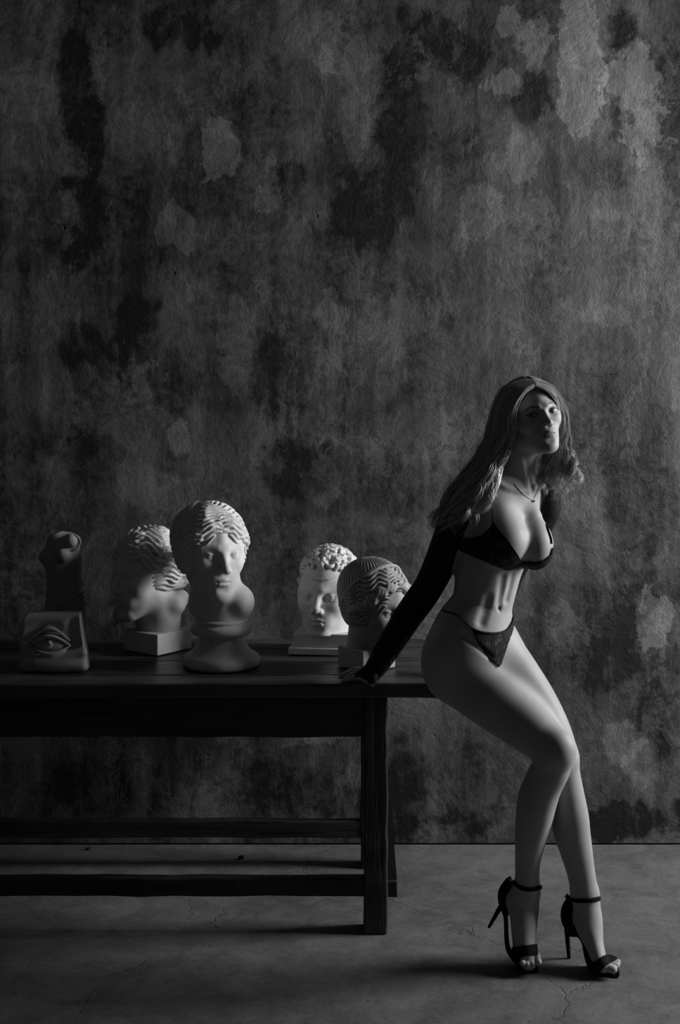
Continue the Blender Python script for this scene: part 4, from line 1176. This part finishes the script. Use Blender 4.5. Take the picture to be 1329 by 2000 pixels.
right = [[(1047, 752, 3.268), (1073, 764, 3.285), (1092, 796, 3.318), (1099, 832, 3.340), (1097, 868, 3.35), (1098, 900, 3.35), (1106, 930, 3.345), (1100, 960, 3.345)],
         [(1044, 747, 3.285), (1076, 758, 3.305), (1099, 796, 3.332), (1105, 836, 3.350), (1106, 870, 3.355), (1116, 898, 3.350), (1130, 918, 3.345), (1128, 942, 3.345)],
         [(1040, 743, 3.31), (1072, 756, 3.325), (1097, 800, 3.345), (1104, 840, 3.360), (1104, 878, 3.365), (1112, 910, 3.36), (1122, 938, 3.35), (1116, 965, 3.355)],
         [(1034, 742, 3.345), (1064, 762, 3.352), (1086, 812, 3.365), (1090, 855, 3.38), (1084, 895, 3.385), (1082, 925, 3.385), (1092, 950, 3.380), (1102, 975, 3.375)],
         [(1026, 744, 3.385), (1052, 772, 3.402), (1070, 830, 3.415), (1070, 880, 3.42), (1062, 915, 3.425), (1060, 940, 3.43), (1070, 962, 3.42), (1078, 975, 3.41)]]
rnd = np.random.RandomState(12)
def guides3(g): return np.array([[P(*q) for q in l] for l in g])
def clear_of(p, margin=1.03):
    """keep hair outside the skull"""
    l = ((p-HC)@RH)/HK
    c, r = np.array((0, .020, .030)), np.array((.0780, .097, .0800))*margin
    q = (l-c)/r; k = np.linalg.norm(q, axis=1)
    m = (k < 1) & (l[:, 2] > -.04)
    q[m] /= k[m][:, None]
    l[m] = c+q[m]*r
    return HC+(l*HK)@RH.T
def off_body(p, gap):
    ix = np.clip(np.searchsorted(G.xs, p[:, 0]), 0, len(G.xs)-1); iy = np.clip(np.searchsorted(G.ys, p[:, 1]), 0, len(G.ys)-1); iz = np.clip(np.searchsorted(G.zs, p[:, 2]), 0, len(G.zs)-1)
    for _ in range(3):
        d = G.d[ix, iy, iz]; mv = np.clip(gap-d, 0, .02); p = p.copy()
        p[:, 1] -= mv
        iy = np.clip(np.searchsorted(G.ys, p[:, 1]), 0, len(G.ys)-1)
    return p
HV, HQ, hb = [], [], 0
def grow(g3, nclump, nstrand, amp, seed):
    global hb
    r = np.random.RandomState(seed)
    ng = len(g3)
    for c in range(nclump):
        t = r.uniform(0, ng-1.001) if c > 2*ng else min((c % ng)*1.0, ng-1.001); i = int(t); f = t-i
        base = catmull(g3[i]*(1-f)+g3[i+1]*f, 6)
        n = len(base); s = np.linspace(0, 1, n)
        ph, fq = r.uniform(0, 6.28), r.uniform(2.8, 4.2)
        a1, a2 = r.uniform(.6, 1.3)*amp, r.uniform(.4, 1.0)*amp
        grow_ = np.clip((s-.22)/.6, 0, 1)
        wob = np.stack([np.sin(fq*s*6.28+ph)*a1*grow_, np.cos(fq*s*6.28+ph*1.3)*a2*grow_, np.sin(fq*.5*s*6.28+ph)*a1*.3*grow_], 1)
        stray = r.normal(0, 1, 3)*np.array((.010, .006, .008))
        length = r.uniform(.80, 1.0)
        base = base+wob+stray*(s**1.5)[:, None]
        wid = r.uniform(.006, .012)
        for k in range(nstrand):
            o = r.normal(0, 1, 3)*wid*.62
            prof = (.35+.65*np.sin(np.clip(s*1.25, 0, 1)*math.pi*.75))*(1-.35*s)
            p = base+o*prof[:, None]+np.stack([np.sin(s*9+k)*.0014*s, np.cos(s*8+k*2)*.0014*s, 0*s], 1)
            m = max(int(n*length*r.uniform(.86, 1.0)), 8)
            p = off_body(clear_of(p[:m], 1.03+.03*r.rand()), .003)
            p = (np.vstack([p[:1], (p[:-2]+2*p[1:-1]+p[2:])/4, p[-1:]]))
            rad = np.full(m, r.uniform(.0006, .00105)); rad *= np.clip((1-np.linspace(0, 1, m))*4+.15, 0, 1)
            V, Q = tube(p, rad, 3)
            HV.append(V); HQ.append(Q+hb); hb += len(V)
grow(guides3(left), 70, 22, .0190, 1)
grow(guides3(right), 46, 20, .0150, 2)
grow(guides3(left), 10, 3, .016, 3); grow(guides3(right), 12, 3, .016, 4)     # fly-away ends
ho = mesh_obj('strands', np.concatenate(HV), np.concatenate(HQ), M_hair, hair, True); ho['kind'] = 'stuff'

# ------------------------------------------------------------------ debris on the floor
M_peb = plain('dark_crumb', 0.02, 0.8, 0.2, (80, 0.6, 0.003))
for px, py, sz, lb in ((471, 1678, .0095, 'dark plaster crumb on the floor under the table, the larger one'), (172, 1660, .0065, 'small dark crumb on the floor close to the wall')):
    Y = F*CAMZ/(py-HY)
    K = Sculpt(*[np.arange(-.02, .02, .0012) for _ in range(3)])
    K.put(ell((0, 0, 0), (sz, sz*.8, sz*.7)), 0); K.put(ball((sz*.6, 0, sz*.3), sz*.55), .003); K.put(cut(ball((0, 0, -.02), .06), ((0, 0, -sz*.5), (0, 0, 1))), 0, '-')
    V, Q = K.skin(); V = V+np.array((0, 0, sz*.5))
    tag(mesh_obj('plaster_crumb', V, Q, M_peb, None, True, ((px-CX)*Y/F, Y, .0008)), lb, 'crumb', 'crumbs on the floor')
